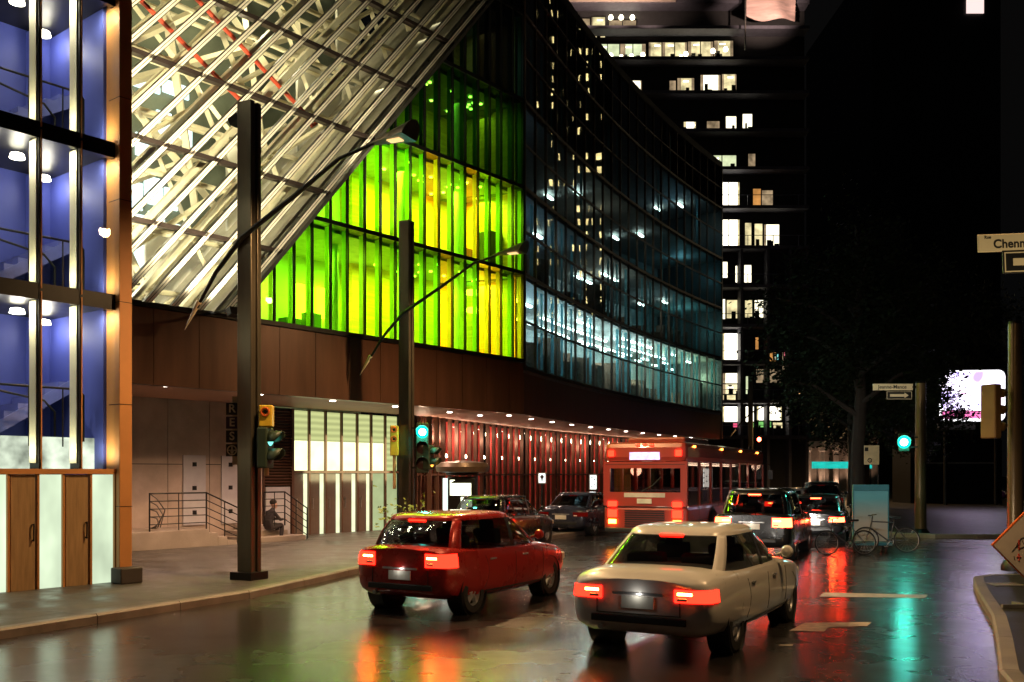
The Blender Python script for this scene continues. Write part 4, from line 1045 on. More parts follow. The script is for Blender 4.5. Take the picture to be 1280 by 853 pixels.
for y in (-W2+.1,W2-.1): b.box((L0+.06,y,1.8),(.1,.2,1.3))
b.b2(L0,L0+.06,-W2+.03,W2-.03,1.14,1.55); b.b2(L0,L0+.06,-W2+.03,W2-.03,2.25,2.44)
b.build('rear_panel', P_bus, bus)
for s in (1,-1):
    for k in range(8):
        x = L0+.19+k*1.47; b = MB(); b.poly([(x,s*(W2-.03),1.16),(x+1.33,s*(W2-.03),1.16),(x+1.33,s*(W2-.03),2.42),(x,s*(W2-.03),2.42)]); b.build('window', m_busg, bus)
b = MB(); b.poly([(L0+.03,-W2+.2,1.55),(L0+.03,W2-.2,1.55),(L0+.03,W2-.2,2.26),(L0+.03,-W2+.2,2.26)]); b.build('rear_window', glass('bus_rear_window',(.3,.2,.18),.05), bus)
b = MB(); b.poly([(L1-.02,-W2+.1,1.15),(L1-.02,W2-.1,1.15),(L1-.05,W2-.1,2.42),(L1-.05,-W2+.1,2.42)]); b.build('windscreen', m_busg, bus)
b = MB(); b.b2(L0+.2,L1-.2,-.15,.15,2.37,2.40); b.build('ceiling_light', em('bus_light',(1,.72,.5),3.2), bus)
b = MB()
for k in range(7):
    for y in (-.85,-.4,.4,.85): b.box((L0+1.2+k*1.4,y,1.2),(.12,.42,.75),ry=R(-8)); b.box((L0+1.4+k*1.4,y,.95),(.42,.42,.1))
b.build('seat', pm('bus_seat',(.05,.06,.12),.7), bus, bevel=.02)
b = MB(); b.b2(L0+.1,L1-.1,-W2+.1,W2-.1,.5,.8); b.build('bus_floor', m_trim, bus)
for s in (1,-1):
    for z, h_ in ((.92,.22),(1.2,.16)):
        b = MB(); b.b2(L0-.05,L0+.01,s*.98-.14,s*.98+.14,z-h_/2,z+h_/2); b.build('tail_light', m_tail, bus, bevel=.02)
    b = MB(); b.b2(L0-.04,L0+.01,s*1.02-.09,s*1.02+.09,2.6,2.78); b.build('upper_brake_light', m_tail, bus, bevel=.015)
    b = MB(); b.b2(L0-.05,L0+.01,s*.98-.11,s*.98+.11,.62,.74); b.build('turn_signal', m_amber, bus)
    for x in (L0+.9,-1.5,1.5,4.6):
        b = MB(); b.b2(x-.06,x+.06,s*(W2-.01)-.02,s*(W2-.01)+.02,2.86,2.92); b.build('side_marker', em('side_marker',(1,.25,.03),14), bus)
for y in (-.2,0,.2):
    b = MB(); b.b2(L0-.0,L0+.05,y-.06,y+.06,2.90,2.96); b.build('roof_marker', m_tail, bus)
b = MB(); b.b2(L0-.02,L0+.03,-.45,.45,2.50,2.72); b.build('route_display', em('route_display',(.75,.6,1),1.6,.3,6), bus)
b = MB()
for k in range(8): b.box((L0-.015,0,.55+k*.065),(.03,1.2,.03))
b.build('engine_grille', m_trim, bus)
b = MB()
for z in (1.12,2.36): b.b2(L0-.004,L0+.01,-1.2,1.2,z-.008,z+.008)
for x in (-4.6,-2.0,.4,2.2,5.0): b.b2(x-.006,x+.006,-W2-.003,-W2+.01,.4,1.14)
b.b2(L0+.2,L1-.2,-W2-.004,-W2+.01,.70,.72); b.build('panel_seam', m_trim, bus)
b = MB(); b.b2(L0-.012,L0-.001,-.62,.62,1.40,1.53); b.build('stripe', pm('bus_stripe',(.6,.55,.5),.4), bus)
for s in (1,-1):
    b = MB(); b.tube([(L1-.1,s*(W2-.02),2.5),(L1+.25,s*(W2+.18),2.45),(L1+.25,s*(W2+.2),2.2)],.02,6); b.box((L1+.25,s*(W2+.2),2.05),(.1,.18,.36)); b.build('mirror', m_trim, bus)
b = MB(); b.tube([(L0-.02,.1,1.57),(L0-.03,-.25,1.75),(L0-.02,-.5,2.0)],.012,5); b.build('wiper', m_trim, bus)
b = MB(); b.b2(L0-.09,L0+.02,-1.2,1.2,.36,.50); b.build('bumper', m_trim, bus, bevel=.03)
b = MB(); b.b2(L0-.03,L0,-.22,.22,1.22,1.36); b.build('number_plate', m_plate, bus)
for s in (1,-1):
    for x in (-2.9,3.3): wheel(bus, x, s*(W2-.06), .48, .28)
    for x in (-2.9,3.3):
        b = MB(); b.lathe([(.56,s*(W2-.3)),(.58,s*(W2+.004)),(.55,s*(W2+.004)),(.53,s*(W2-.02))],(x,0,.48),'Y',26,False); b.lathe([(.57,s*(W2+.002)),(0,s*(W2+.002))],(x,0,.48),'Y',26,False); b.build('wheel_arch', m_trim, bus)
for x in (-3.5,1): lamp('bus_light','POINT',(x,0,2.2),30,(1,.66,.45),.2,bus)
# ================================================================== street lamps and signals
m_pole = pm('lamp_post_bronze',(.10,.085,.06),.35,.7,var=.2,stretch=(1,1,.15))
def lamp_post(loc, hgt, az, label, power, lo=(-1.39,4.83), hi=(2.88,7.67), pw=.33, bulb=True):
    t = thing('street_lamp', label, 'street lamp', loc, R(90-az), 'street lamps with raking arms on square posts')
    b = MB(); b.b2(-pw/2,pw/2,-pw/2+.02,-.035,.12,hgt); b.b2(-pw/2,pw/2,.035,pw/2-.02,.12,hgt); b.b2(-pw/2+.04,pw/2-.04,-.05,.05,.12,hgt-.02); b.build('post', m_pole, t, bevel=.015)
    b = MB(); b.b2(-pw*.75,pw*.75,-pw*.75,pw*.75,.0,.15); b.build('base_plate', M_dark, t, bevel=.01)
    x0, z0 = lo; x1, z1 = hi
    pts = [(x0*.78,0,z0+(z1-z0)*.10),(x0*.45,0,z0+(z1-z0)*.32),(0,0,z0+(z1-z0)*.53),(x1*.4,0,z0+(z1-z0)*.74),(x1*.75,0,z1-.18),(x1,0,z1-.02)]
    b = MB(); b.tube([Vector(p)+Vector((0,-pw/2-.03,0)) for p in pts],[.03,.04,.05,.045,.035,.03],8); b.build('arm', M_dark, t, smooth=True)
    b = MB(); b.tube([(x0*.74,-pw/2-.03,z0+(z1-z0)*.14),(x0,-pw/2-.03,z0-.12)],[.055,.003],10); b.build('tail_cone', pm('tail_cone_cream',(.7,.6,.42),.4), t, smooth=40)
    # shade: flat-bottomed half cone widening outwards
    rings = []
    for f in (0,.25,.5,.75,1):
        r = .03+.22*f; xx = x1-.15+.85*f; zz = z1-.02+.02*f
        rings.append([Vector((xx+ .14*math.sin(a)*f, -pw/2-.03+math.cos(a)*r, zz+max(0,math.sin(a))*r*1.1-.015)) for a in [R(q) for q in range(0,181,20)]])
    b = MB(); b.loft(rings, True, True); sh = b.build('lamp_shade', pm('shade_bronze',(.10,.07,.045),.3,.8), t, smooth=40)
    if bulb:
        b = MB(); b.b2(x1+.3,x1+.55,-pw/2-.11,-pw/2+.05,z1-.04,z1-.02); b.build('lens', em('sodium_lens',(1,.62,.25),1.2), sh)
        lamp('sodium_light','SPOT',(x1+.4,-pw/2-.03,z1-.10),power,(1,.60,.27),.12,t,(0,0,0),spot=165)
    return t
AZ_ARM = 115
lamp_post((-4.9,17.9,.125),9.0-.12,AZ_ARM,'tall bronze street lamp in front of the slanted lattice glazing',1900)
lamp_post((-2.89,26.3,.125),9.0-.12,AZ_ARM,'tall bronze street lamp in front of the green glass wall',1900)
lamp_post((16.9,68,.0),9.0,AZ_ARM-5,'distant street lamp before the lit windows of the apartment block',4000)
lamp_post((7.6,9.2,.135),9.0-.12,-65,'bronze street lamp on the near right pavement just outside the frame',1000)
fl_ = bpy.data.objects['street_lamp']; q = MB(); q.box((-.29,-.02,8.6),(.22,.18,.14),ry=R(-25)); q.box((-.18,-.02,8.55),(.06,.05,.05)); q.build('added_flood_box', M_dark, fl_)  # housing made up for the added flood, tucked behind the post
lamp('added_lattice_flood','SPOT',(-5.5,18.3,8.85),3500,(1,.88,.60),.12,None,Vector((-11.5+5.5,27.5-18.3,12.2-8.9)).to_track_quat('-Z','Y').to_euler(),spot=95)  # unseen flood added to brighten the lattice bars
lamp('added_lattice_flood','SPOT',(-3.3,26.75,8.7),1500,(1,.88,.60),.12,None,Vector((-4.6+3.3,30.5-26.75,15.5-8.7)).to_track_quat('-Z','Y').to_euler(),spot=80)  # second added flood, brightens the upper right of the lattice
m_yel = pm('signal_yellow',(.62,.42,.03),.45); m_sig = pm('signal_dark_green',(.03,.05,.03),.5)
m_green = em('signal_green',(.01,.95,.66),1.6); m_green_core = em('signal_green_core',(.12,1,.75),60)
m_redsig = em('signal_red',(1,.05,.02),60); m_off = pm('unlit_lens',(.05,.02,.02),.3); m_ora = em('signal_orange',(1,.33,.02),12)
def signal_head(name, label, loc, rz, lit, n=3, body=m_sig, sz=.30, horiz=False, group=None, mount=None):
    t = thing(name, label, 'traffic light', loc, rz, group)
    step = sz*1.12; hh = n*step+.08
    b = MB(); b.b2(-.17,.17,.0,.2,-hh/2,hh/2); b.build('housing', body, t, bevel=.03)
    for k in range(n):
        z = hh/2-.04-step*(k+.5)
        b = MB(); b.lathe([(0,-.03),(sz*.34,-.022),(sz*.44,0),(sz*.44,.03)],(0,0,z),'Y',22)
        ln = b.build('lens', lit.get(k, m_off), t, smooth=40)
        if lit.get(k) is m_green:
            q = MB(); q.lathe([(0,-.036),(sz*.24,-.034),(sz*.26,-.02)],(0,0,z),'Y',22); q.build('led_core', m_green_core, ln, smooth=40)
            lamp('signal_glow','POINT',(0,-.32,z),26,(.08,1,.75),.1,t)
        b = MB(); rings = []
        for yy in (0,-.12,-.24):
            rr = sz*.48; lo_ = R(-25+ (0 if yy > -.2 else 45))
            rings.append([Vector((math.cos(a)*rr,yy,z+math.sin(a)*rr)) for a in [lo_+(math.pi-2*lo_)*q/14 for q in range(15)]])
        b.loft(rings, False, False); v_ = b.build('visor', body, t, smooth=40); sd = v_.modifiers.new('thick','SOLIDIFY'); sd.thickness = .012
    if mount:
        b = MB(); b.box((mount/2,.1,hh/2-.14),(abs(mount),.05,.05)); b.box((mount/2,.1,-hh/2+.14),(abs(mount),.05,.05)); b.build('bracket', M_dark, t)
    return t
sg = 'green traffic lights'
signal_head('traffic_light','lit green traffic light on the lamp post before the red curtained windows',tuple(at(528,560,26.0)),R(3),{0:m_green},3,sz=.38,mount=-.30)
signal_head('traffic_light','lit green traffic light on the brown pole left of the billboard',tuple(at(1130,553,31.0)),R(-20),{0:m_green},1,sz=.46,mount=.42)
signal_head('traffic_light','small red traffic light far up the street',tuple(at(949,556,62)),R(-15),{0:m_redsig},3,mount=None)
signal_head('traffic_light','orange lit pedestrian signal on a thin post far up the street',tuple(at(935,574,46)),R(-10),{0:m_ora,1:m_ora},2,sz=.24)
signal_head('traffic_light','dark traffic light seen from its side on the right hand pole',(9.72,19.35,zpx(515,19.4)),R(118),{},3,body=pm('signal_box_ochre',(.24,.14,.05),.5),mount=None)
signal_head('traffic_light','side facing traffic light with visors, below the yellow box on the left lamp post',tuple(at(338,560,17.8)),R(80),{0:em('signal_teal',(.2,1,.8),1.6)},2,mount=None)
signal_head('traffic_light','side facing traffic light with amber glints under the green light',tuple(at(540,572,26.05)),R(70),{1:em('signal_amber_dim',(1,.4,.05),3)},2,sz=.26)
# posts that carry the far signals
for (px,py,Y,zt,lab) in ((951,556,62,5.2,'thin dark post carrying the far red traffic light'),(939,574,46.1,3.4,'thin dark post carrying the orange pedestrian signal')):
    p = at(px,py,Y); t = thing('signal_post', lab, 'post', (p.x,p.y+.28,0)); b = MB(); b.cyl((0,0,0),(0,0,zt),.06); b.build('shaft', M_dark, t); b = MB(); b.cyl((0,0,0),(0,0,.2),.14,.09); b.build('foot', M_dark, t)
# yellow boxes with round emblem
def emblem_box(label, loc, w_, h_, n, rz):
    t = thing('signal_box', label, 'signal box', loc, rz)
    b = MB(); b.b2(-w_/2,w_/2,0,.2,-h_/2,h_/2); b.build('box', m_yel, t, bevel=.02)
    for k in range(n):
        z = h_/2-w_*.52-k*w_*1.15
        b = MB(); b.torus((0,-.012,z),w_*.30,.016,'Y'); b.build('ring', pm('ring_orange',(.6,.12,.02),.5), t)
        b = MB(); b.lathe([(0,-.02),(w_*.15,-.015),(w_*.15,.01)],(0,0,z),'Y',18); b.build('centre', M_dark, t)
    b = MB(); b.cyl((0,.1,-h_/2-.9),(0,.1,-h_/2),.045); b.build('conduit', pm('conduit_ochre',(.5,.28,.12),.5), t)
    return t
emblem_box('yellow box with one round orange emblem beside the left lamp post',tuple(at(331.5,520,17.7)),.24,.40,1,0)
emblem_box('narrow yellow box with two round emblems left of the second lamp post',tuple(at(492.5,551,26)),.22,.82,2,0)
# RES sign with its round metro mark
p = at(291,537,18.2); t = thing('wayfinding_sign','pale board with black letter plates R E S and a circled arrow','sign',tuple(p),0)
hz = 70*18.2/F
b = MB(); b.b2(-.02,.16,.03,.07,-hz/2-.14,hz/2+.1); b.build('board', pm('sign_board',(.55,.42,.28),.5), t, bevel=.01)
b = MB(); b.b2(.1,.5,.035,.065,-.4,-.36); b.b2(.1,.5,.035,.065,.35,.39); b.build('bracket', M_steel, t)
for k, ch in enumerate(('R','E','S','')):
    z = hz/2-.14-k*.262
    b = MB(); b.b2(-.13,.10,0,.03,z-.115,z+.115); pl = b.build('letter_plate', pm('plate_black',(.02,.018,.018),.4) if k != 1 else pm('plate_violet',(.05,.03,.08),.4), t, bevel=.006)
    if ch: text_obj('letter', ch, .22, pm('letter_cream',(.62,.55,.42),.5), pl, (-.015,-.004,z), (R(90),0,0), bold=.004)
    else:
        b = MB(); b.torus((-.015,-.004,z),.085,.012,'Y'); b.box((-.015,-.004,z+.01),(.022,.012,.12)); b.box((-.015,-.005,z-.0),(.15,.012,.02)); b.prism([(-.055,-.010,z-.02),(.025,-.010,z-.02),(-.015,-.010,z-.075)],(0,.012,0)); b.build('arrow_mark', MC['letter_cream'], pl)
# poles at the right
def pole(label, loc, hgt, r=.17, col=(.16,.11,.055)):
    t = thing('signal_pole', label, 'pole', loc)
    b = MB(); b.cyl((0,0,.1),(0,0,hgt),r,r*.86,20); b.build('shaft', pm('pole_paint',col,.3,.5,stretch=(1,1,.1)), t, smooth=40)
    b = MB(); b.lathe([(r*1.7,0),(r*1.7,.10),(r*1.2,.22),(r,.26)],(0,0,.0)); b.build('base', M_dark, t, smooth=40)
    b = MB(); b.lathe([(r*.9,hgt),(r*.8,hgt+.06),(0,hgt+.09)],(0,0,0)); b.build('cap', M_dark, t, smooth=40)
    return t
pole('brown metal pole carrying the street name sign and green light left of the billboard',(13.62,32.0,.0),5.1,.19)
pole('thick bronze pole behind the graffitied diamond sign at the right edge',(10.22,19.5,.13),5.0,.155)
def street_sign(label, loc, rz, w_, h_, txt, size, small=None, ry=0, tail=True):
    t = thing('street_name_sign', label, 'street sign', loc, rz); t.rotation_euler = (0, ry, rz)
    b = MB(); b.b2(-w_/2,w_/2,-.012,.012,-h_/2,h_/2); b.build('plate', pm('sign_ivory',(.72,.62,.42),.45,var=.08), t, bevel=.008)
    text_obj('lettering', txt, size, pm('letter_black',(.02,.02,.02),.5), t, (-.02 if not small else 0,-.016,-.018 if small else 0), (R(90),0,0), bold=.002)
    if small: text_obj('small_lettering', small, size*.36, MC['letter_black'], t, (-w_/2+.10,-.016,h_/2-.035), (R(90),0,0))
    b = MB(); b.b2(w_/2-.02,w_/2+.12,-.02,.02,-.03,.03) if tail else b.b2(-.03,.03,.0,.03,-h_/2-.1,h_/2); b.build('bracket', M_dark, t)
    return t
def arrow_sign(label, loc, rz, w_, h_, direction=1, ry=0):
    t = thing('one_way_sign', label, 'arrow sign', loc, rz); t.rotation_euler = (0, ry, rz)
    b = MB(); b.b2(-w_/2,w_/2,-.01,.01,-h_/2,h_/2); b.build('plate', pm('sign_black',(.012,.012,.012),.4), t, bevel=.006)
    m_ = pm('sign_ivory',(.72,.62,.42),.45)
    b = MB(); e = .012
    for z in (-h_/2+.02,h_/2-.02): b.b2(-w_/2+.012,w_/2-.012,-.016,-.008,z-e/2,z+e/2)
    for x in (-w_/2+.02,w_/2-.02): b.b2(x-e/2,x+e/2,-.016,-.008,-h_/2+.02+e/2,h_/2-.02-e/2)
    b.build('border', m_, t)
    b = MB(); s = direction; a = w_*.36; c_ = h_*.16
    b.prism([(-s*a,-.018,-c_),(s*(a-.16*w_),-.018,-c_),(s*(a-.16*w_),-.018,-h_*.33),(s*a,-.018,0),(s*(a-.16*w_),-.018,h_*.33),(s*(a-.16*w_),-.018,c_),(-s*a,-.018,c_)],(0,.008,0)); b.build('arrow', m_, t)
    b = MB(); b.b2(w_/2-.02,w_/2+.08,-.006,.02,-.02,.02); b.build('bracket', M_dark, t)
    return t
street_sign('long ivory street name sign reading Jeanne-Mance on the brown pole',tuple(at(1116,484,32.0)),0,1.34,.22,'Jeanne-Mance',.17)
arrow_sign('small black one way sign with ivory arrow pointing right under the Jeanne-Mance sign',tuple(at(1124,494.5,32.0)),0,.86,.28,1)
lamp('sign_fill_spot','SPOT',(12.2,29.4,4.2),90,(1,.85,.62),.05,None,(R(108),0,R(-11)),spot=50)  # unseen spot added to brighten the street name sign
pc = at(1222,305,10.0)
street_sign('tilted ivory street name sign reading Rue Chenneville at the right edge',(pc.x+.45,10.0,zpx(303,10.0)),0,.9,.185,'Chenneville',.124,'Rue',R(-2))
arrow_sign('black framed one way arrow sign hanging below the Chenneville sign',(at(1252,329,10).x+.36,9.98,zpx(327.5,10)),0,.72,.235,1,R(-2))
lamp('sign_fill_spot','SPOT',(5.2,7.4,2.6),170,(1,.76,.42),.05,None,(R(126),0,R(-4)),spot=50)  # unseen spot without fixture, brightens the Chenneville sign
t = thing('sign_post','steel post just outside the right edge holding the Chenneville sign','post',(6.02,10.05,.13)); b = MB(); b.cyl((0,0,0),(0,0,4.75),.045); b.build('shaft', M_steel, t); b = MB(); b.cyl((0,0,0),(0,0,.12),.1,.07); b.build('foot', M_dark, t)
# cream regulation sign
t = thing('parking_sign','square cream sign on a thin post in front of the far columns','sign',tuple(at(1089.5,569,40)))
b = MB(); b.b2(-.32,.32,-.01,.01,-.40,.40); b.build('plate', pm('sign_cream_lit',(.75,.62,.36),.5), t, bevel=.03)
b = MB(); b.b2(-.29,-.14,-.016,-.009,.16,.32); b.torus((-.08,-.012,-.22),.08,.016,'Y'); b.box((-.08,-.014,-.22),(.17,.008,.02),ry=R(40)); b.build('mark', MC['letter_black'], t)
b = MB(); b.cyl((.30,.05,-at(1089,569,40).z),(.30,.05,.55),.035); b.build('post', M_dark, t)
lamp('sign_fill_spot','SPOT',(13.6,36.6,3.4),22,(1,.8,.5),.05,None,(R(78),0,R(-20)),spot=50)  # unseen fill spot on the cream sign
# diamond work sign seen from the back
t = thing('diamond_sign','white backed diamond road sign with orange rim and scrawled graffiti at the right edge','road sign',(7.52,14.0,.13))
cz = zpx(682,14)-.13; hd = .50
b = MB(); b.prism([(-hd,0,cz),(0,0,cz-hd),(hd,0,cz),(0,0,cz+hd)],(0,.012,0)); b.build('panel', pm('panel_back',(.66,.60,.54),.5,var=.15,scale=2,bump=.1), t, bevel=.03)
b = MB(); h2 = hd+.018
for (p,q) in (((-h2,cz),(0,cz+h2)),((0,cz+h2),(h2,cz))):
    b.tube([(p[0],.012,p[1]),(q[0],.012,q[1])],.018,6)
b.prism([(-h2,.016,cz),(0,.016,cz-h2),(h2,.016,cz),(0,.016,cz+h2)],(0,.012,0)); b.build('rim', pm('rim_orange',(.85,.16,.02),.5), t)
b = MB(); 
def scr(pts, mb, r=.006): mb.tube([(x_,-.004,cz+z_) for x_,z_ in pts],r,5)
scr([(-.23,-.09),(-.17,-.02),(-.15,.04),(-.13,-.05),(-.06,-.02)],b); scr([(-.16,-.03),(-.10,.10),(-.02,.13),(.03,.06),(-.03,-.01),(-.11,-.04)],b); scr([(-.08,.07),(-.05,.0),(-.02,.06),(.02,-.02),(.05,.05)],b); scr([(-.20,-.16),(-.19,-.21)],b); scr([(-.04,-.10),(-.05,-.18)],b); b.build('graffiti', MC['letter_black'], t)
b = MB(); scr([(-.13,.08),(-.13,-.06)],b,.012); scr([(-.15,.02),(-.11,.03)],b,.008); scr([(-.13,-.12),(-.13,-.22)],b,.012); scr([(-.16,-.17),(-.10,-.17)],b,.01); b.build('red_graffiti', pm('red_marker',(.6,.06,.04),.5), t)
b = MB(); b.cyl((0,.05,0),(0,.05,cz),.02); b.box((0,.05,.03),(.7,.06,.05)); b.box((0,.05,.03),(.06,.7,.05)); b.build('stand', M_steel, t)

# ================================================================== advertising
# poster column with cap
t = thing('poster_column','dark round poster column with a wide cap and lit posters before the red curtains','advertising column',tuple(at(578,592,30.6).xy)+(.127,))
kz = lambda py: zpx(py,30.6)-.127
b = MB(); b.cyl((0,0,0),(0,0,kz(596)),.48,.48,28); b.cyl((0,0,0),(0,0,.25),.56,.54,28); b.build('shaft', M_dark, t, smooth=40)
b = MB(); b.lathe([(.5,kz(592)),(.82,kz(590)),(.86,kz(584)),(.80,kz(579)),(.45,kz(577)),(0,kz(575.5))],(0,0,0),n=32); b.build('cap', pm('cap_brown',(.12,.085,.06),.4,.3), t, smooth=30)
b = MB(); b.torus((0,0,kz(593)),.5,.03,'Z',32); b.build('collar', M_dark, t, smooth=True)
b = MB(); b.b2(-.42,.42,-.56,-.44,.55,kz(598)); po = b.build('poster_case', M_dark, t, bevel=.01)
b = MB(); b.b2(-.36,.30,-.57,-.562,kz(619),kz(604)); b.b2(-.02,.33,-.57,-.562,kz(646),kz(621)); b.prism([(-.36,-.57,kz(604)),(-.36,-.57,kz(600)),(-.2,-.57,kz(600))],(0,.008,0)); b.build('poster', em('poster_light',(1,1,.72),2.6,.35,5), po)
b = MB(); b.b2(-.33,-.02,-.572,-.566,kz(646),kz(644)); b.b2(-.20,.22,-.574,-.571,kz(611.6),kz(611)); b.build('poster_print', pm('poster_print',(.35,.4,.2),.5), po)
b = MB(); b.b2(-.60,-.47,-.3,-.1,.5,kz(598)); b.build('side_light', em('side_light_pale',(.85,1,.9),1.7), t)
def lit_panel(label, px, py0, py1, w_, Y, face, glyph):
    c = at(px, py1, Y); h_ = (py1-py0)*Y/F
    t = thing('poster_panel', label, 'lit sign', (c.x, c.y, c.z))
    b = MB(); b.b2(-w_/2,w_/2,0,.12,0,h_); b.build('case', M_steel, t, bevel=.01)
    b = MB(); b.b2(-w_/2+.04,w_/2-.04,-.012,-.002,.04,h_-.04); b.build('face', face, t)
    b = MB(); glyph(b, w_, h_); b.build('print', pm('print_dark',(.03,.03,.04),.5), t)
    b = MB(); b.cyl((0,.06,-c.z),(0,.06,0),.05); b.build('post', M_dark, t)
m_pf = em('panel_face',(.92,1,.95),2.0)
lit_panel('small lit panel with a blue blob, leftmost of the backlit panels along the street',677.5,591,605,.32,36.0,m_pf,lambda b,w,h: (b.lathe([(0,-.016),(.075,-.015),(.075,-.01)],(0,0,h*.62),'Y',16), b.b2(-.03,.03,-.018,-.013,h*.25,h*.45)))
MC['print_dark'] = pm('print_blue',(.04,.06,.4),.5) if False else MC['print_dark']
lit_panel('slim lit panel with dark print just left of the bus',741.5,593,613,.32,37.2,m_pf,lambda b,w,h: [b.b2(-.08+.1*(k%2),-.02+.1*(k%2),-.018,-.013,h*(.2+.14*k),h*(.28+.14*k)) for k in range(5)])
lit_panel('bright lit panel with dark print right of the bus',883,585,611,.62,45.0,m_pf,lambda b,w,h: [b.b2(-.16+.13*(k%3),-.08+.13*(k%3),-.018,-.013,h*(.25+.08*k),h*(.30+.08*k)) for k in range(7)])
# blue board carried on a low cart
t = thing('advertising_board','tall pale blue advertising board on a low cart at the far corner','advertising board',(at(1088,690,25.8).x,25.8,0),R(-4))
hb = zpx(606,25.8)
def board_mat():
    m, n, out = nt('board_print'); L = n.links.new
    tc = n.nodes.new('ShaderNodeTexCoord'); sp = n.nodes.new('ShaderNodeSeparateXYZ'); L(tc.outputs['Object'], sp.inputs[0])
    rp = n.nodes.new('ShaderNodeValToRGB'); mr = N(n,'ShaderNodeMapRange'); mr.inputs['From Min'].default_value=.3; mr.inputs['From Max'].default_value=1.8
    L(sp.outputs['Z'], mr.inputs['Value']); L(mr.outputs[0], rp.inputs[0])
    e = rp.color_ramp.elements; e[0].position=.3; e[0].color=(.50,.47,.40,1); e[1].position=.75; e[1].color=(.14,.42,.48,1)
    b = n.nodes.new('ShaderNodeBsdfPrincipled'); b.inputs['Roughness'].default_value=.4; L(rp.outputs[0], b.inputs['Base Color']); L(b.outputs[0], out.inputs[0]); return m
b = MB(); b.b2(-.44,.44,-.04,.04,.28,hb-.16); b.build('panel', board_mat(), t)
b = MB(); b.b2(-.47,.47,-.06,.06,hb-.16,hb); b.b2(-.475,-.44,-.05,.05,.24,hb-.16); b.b2(.44,.475,-.05,.05,.24,hb-.16); b.b2(-.5,.5,-.25,.25,.18,.25); b.build('frame', pm('frame_teal',(.05,.2,.25),.45), t, bevel=.006)
for x in (-.36,.36):
    b = MB(); b.torus((x,-.2,.1),.075,.03,'X',18); b.lathe([(.06,x-.02),(.06,x+.02)],(0,-.2,.1),'X',14); b.build('caster', m_tyre, t, smooth=True)
    b = MB(); b.torus((x,.2,.1),.075,.03,'X',18); b.lathe([(.06,x-.02),(.06,x+.02)],(0,.2,.1),'X',14); b.build('caster', m_tyre, t, smooth=True)
lamp('board_light','SPOT',(9.0,22.8,3.6),70,(.8,1,1),.08,None,(R(60),0,R(-14)),spot=60)
# billboard
bp_ = at(1215,533,60); t = thing('billboard','large pink and white lit billboard screen half hidden by leaves','billboard',(bp_.x,60,0),R(-8))
zb0, zb1 = zpx(528,60), zpx(462,60); wb_ = 2.0
def screen_mat():
    m, n, out = nt('billboard_screen'); L = n.links.new
    tc = n.nodes.new('ShaderNodeTexCoord'); v = N(n,'ShaderNodeTexVoronoi', Scale=.75); L(tc.outputs['Object'], v.inputs['Vector'])
    nz = N(n,'ShaderNodeTexNoise', Scale=.8, Detail=1.0); L(tc.outputs['Object'], nz.inputs['Vector'])
    rp = n.nodes.new('ShaderNodeValToRGB'); L(nz.outputs['Fac'], rp.inputs[0]); e = rp.color_ramp.elements
    e[0].position=.34; e[0].color=(.22,.16,1,1); e[1].position=.6; e[1].color=(.92,.85,1,1); q = e.new(.46); q.color=(.75,.62,1,1); q = e.new(.72); q.color=(1,.25,.6,1)
    em_ = N(n,'ShaderNodeEmission', Strength=3.4); L(rp.outputs[0], em_.inputs[0]); L(em_.outputs[0], out.inputs[0]); return m
rr = []
def rounded(x0,x1,z0,z1,r,y,n=6):
    pts = []
    for cx_,cz_,a0 in ((x1-r,z1-r,0),(x0+r,z1-r,90),(x0+r,z0+r,180),(x1-r,z0+r,270)):
        for k in range(n+1):
            a = R(a0+90*k/n); pts.append((cx_+r*math.cos(a),y,cz_+r*math.sin(a)))
    return pts
b = MB(); b.prism(rounded(-wb_,wb_,zb0,zb1,.45,0),(0,.5,0)); b.build('case', pm('billboard_case',(.2,.2,.24),.4,.5), t)
b = MB(); b.prism(rounded(-wb_+.06,wb_-.06,zb0+.06,zb1-.06,.4,-.04),(0,.035,0)); b.build('rim_light', em('billboard_rim',(1,.98,1),2.6), t)
b = MB(); b.prism(rounded(-wb_+.16,wb_-.16,zb0+.75,zb1-.16,.3,-.08),(0,.036,0)); b.build('screen', screen_mat(), t)
b = MB(); b.b2(-wb_+.2,.9,-.08,-.045,zb0+.24,zb0+.72); b.build('pink_band', em('billboard_pink',(1,.20,.50),1.5), t)
b = MB(); b.b2(-wb_,.2,-.02,.4,zb0-.45,zb0-.08); b.build('catwalk', pm('catwalk_grey',(.45,.45,.5),.5), t)
b = MB(); b.cyl((-1.5,.25,0),(-1.5,.25,zb0),.12); b.cyl((1.5,.25,0),(1.5,.25,zb0),.12); b.build('leg', M_dark, t)
# kiosk wall under the billboard
t = thing('shelter','dark shuttered shelter with a pale ledge under the billboard','shelter',(bp_.x+.6,63,0)); b = MB(); b.b2(-3.2,2.8,0,3,0,4.3); b.build('wall', M_dark, t); b = MB(); b.b2(-2.9,2.2,-.12,-.003,zpx(579,63)-.05,zpx(579,63)+.05); b.build('ledge', M_steel, t)

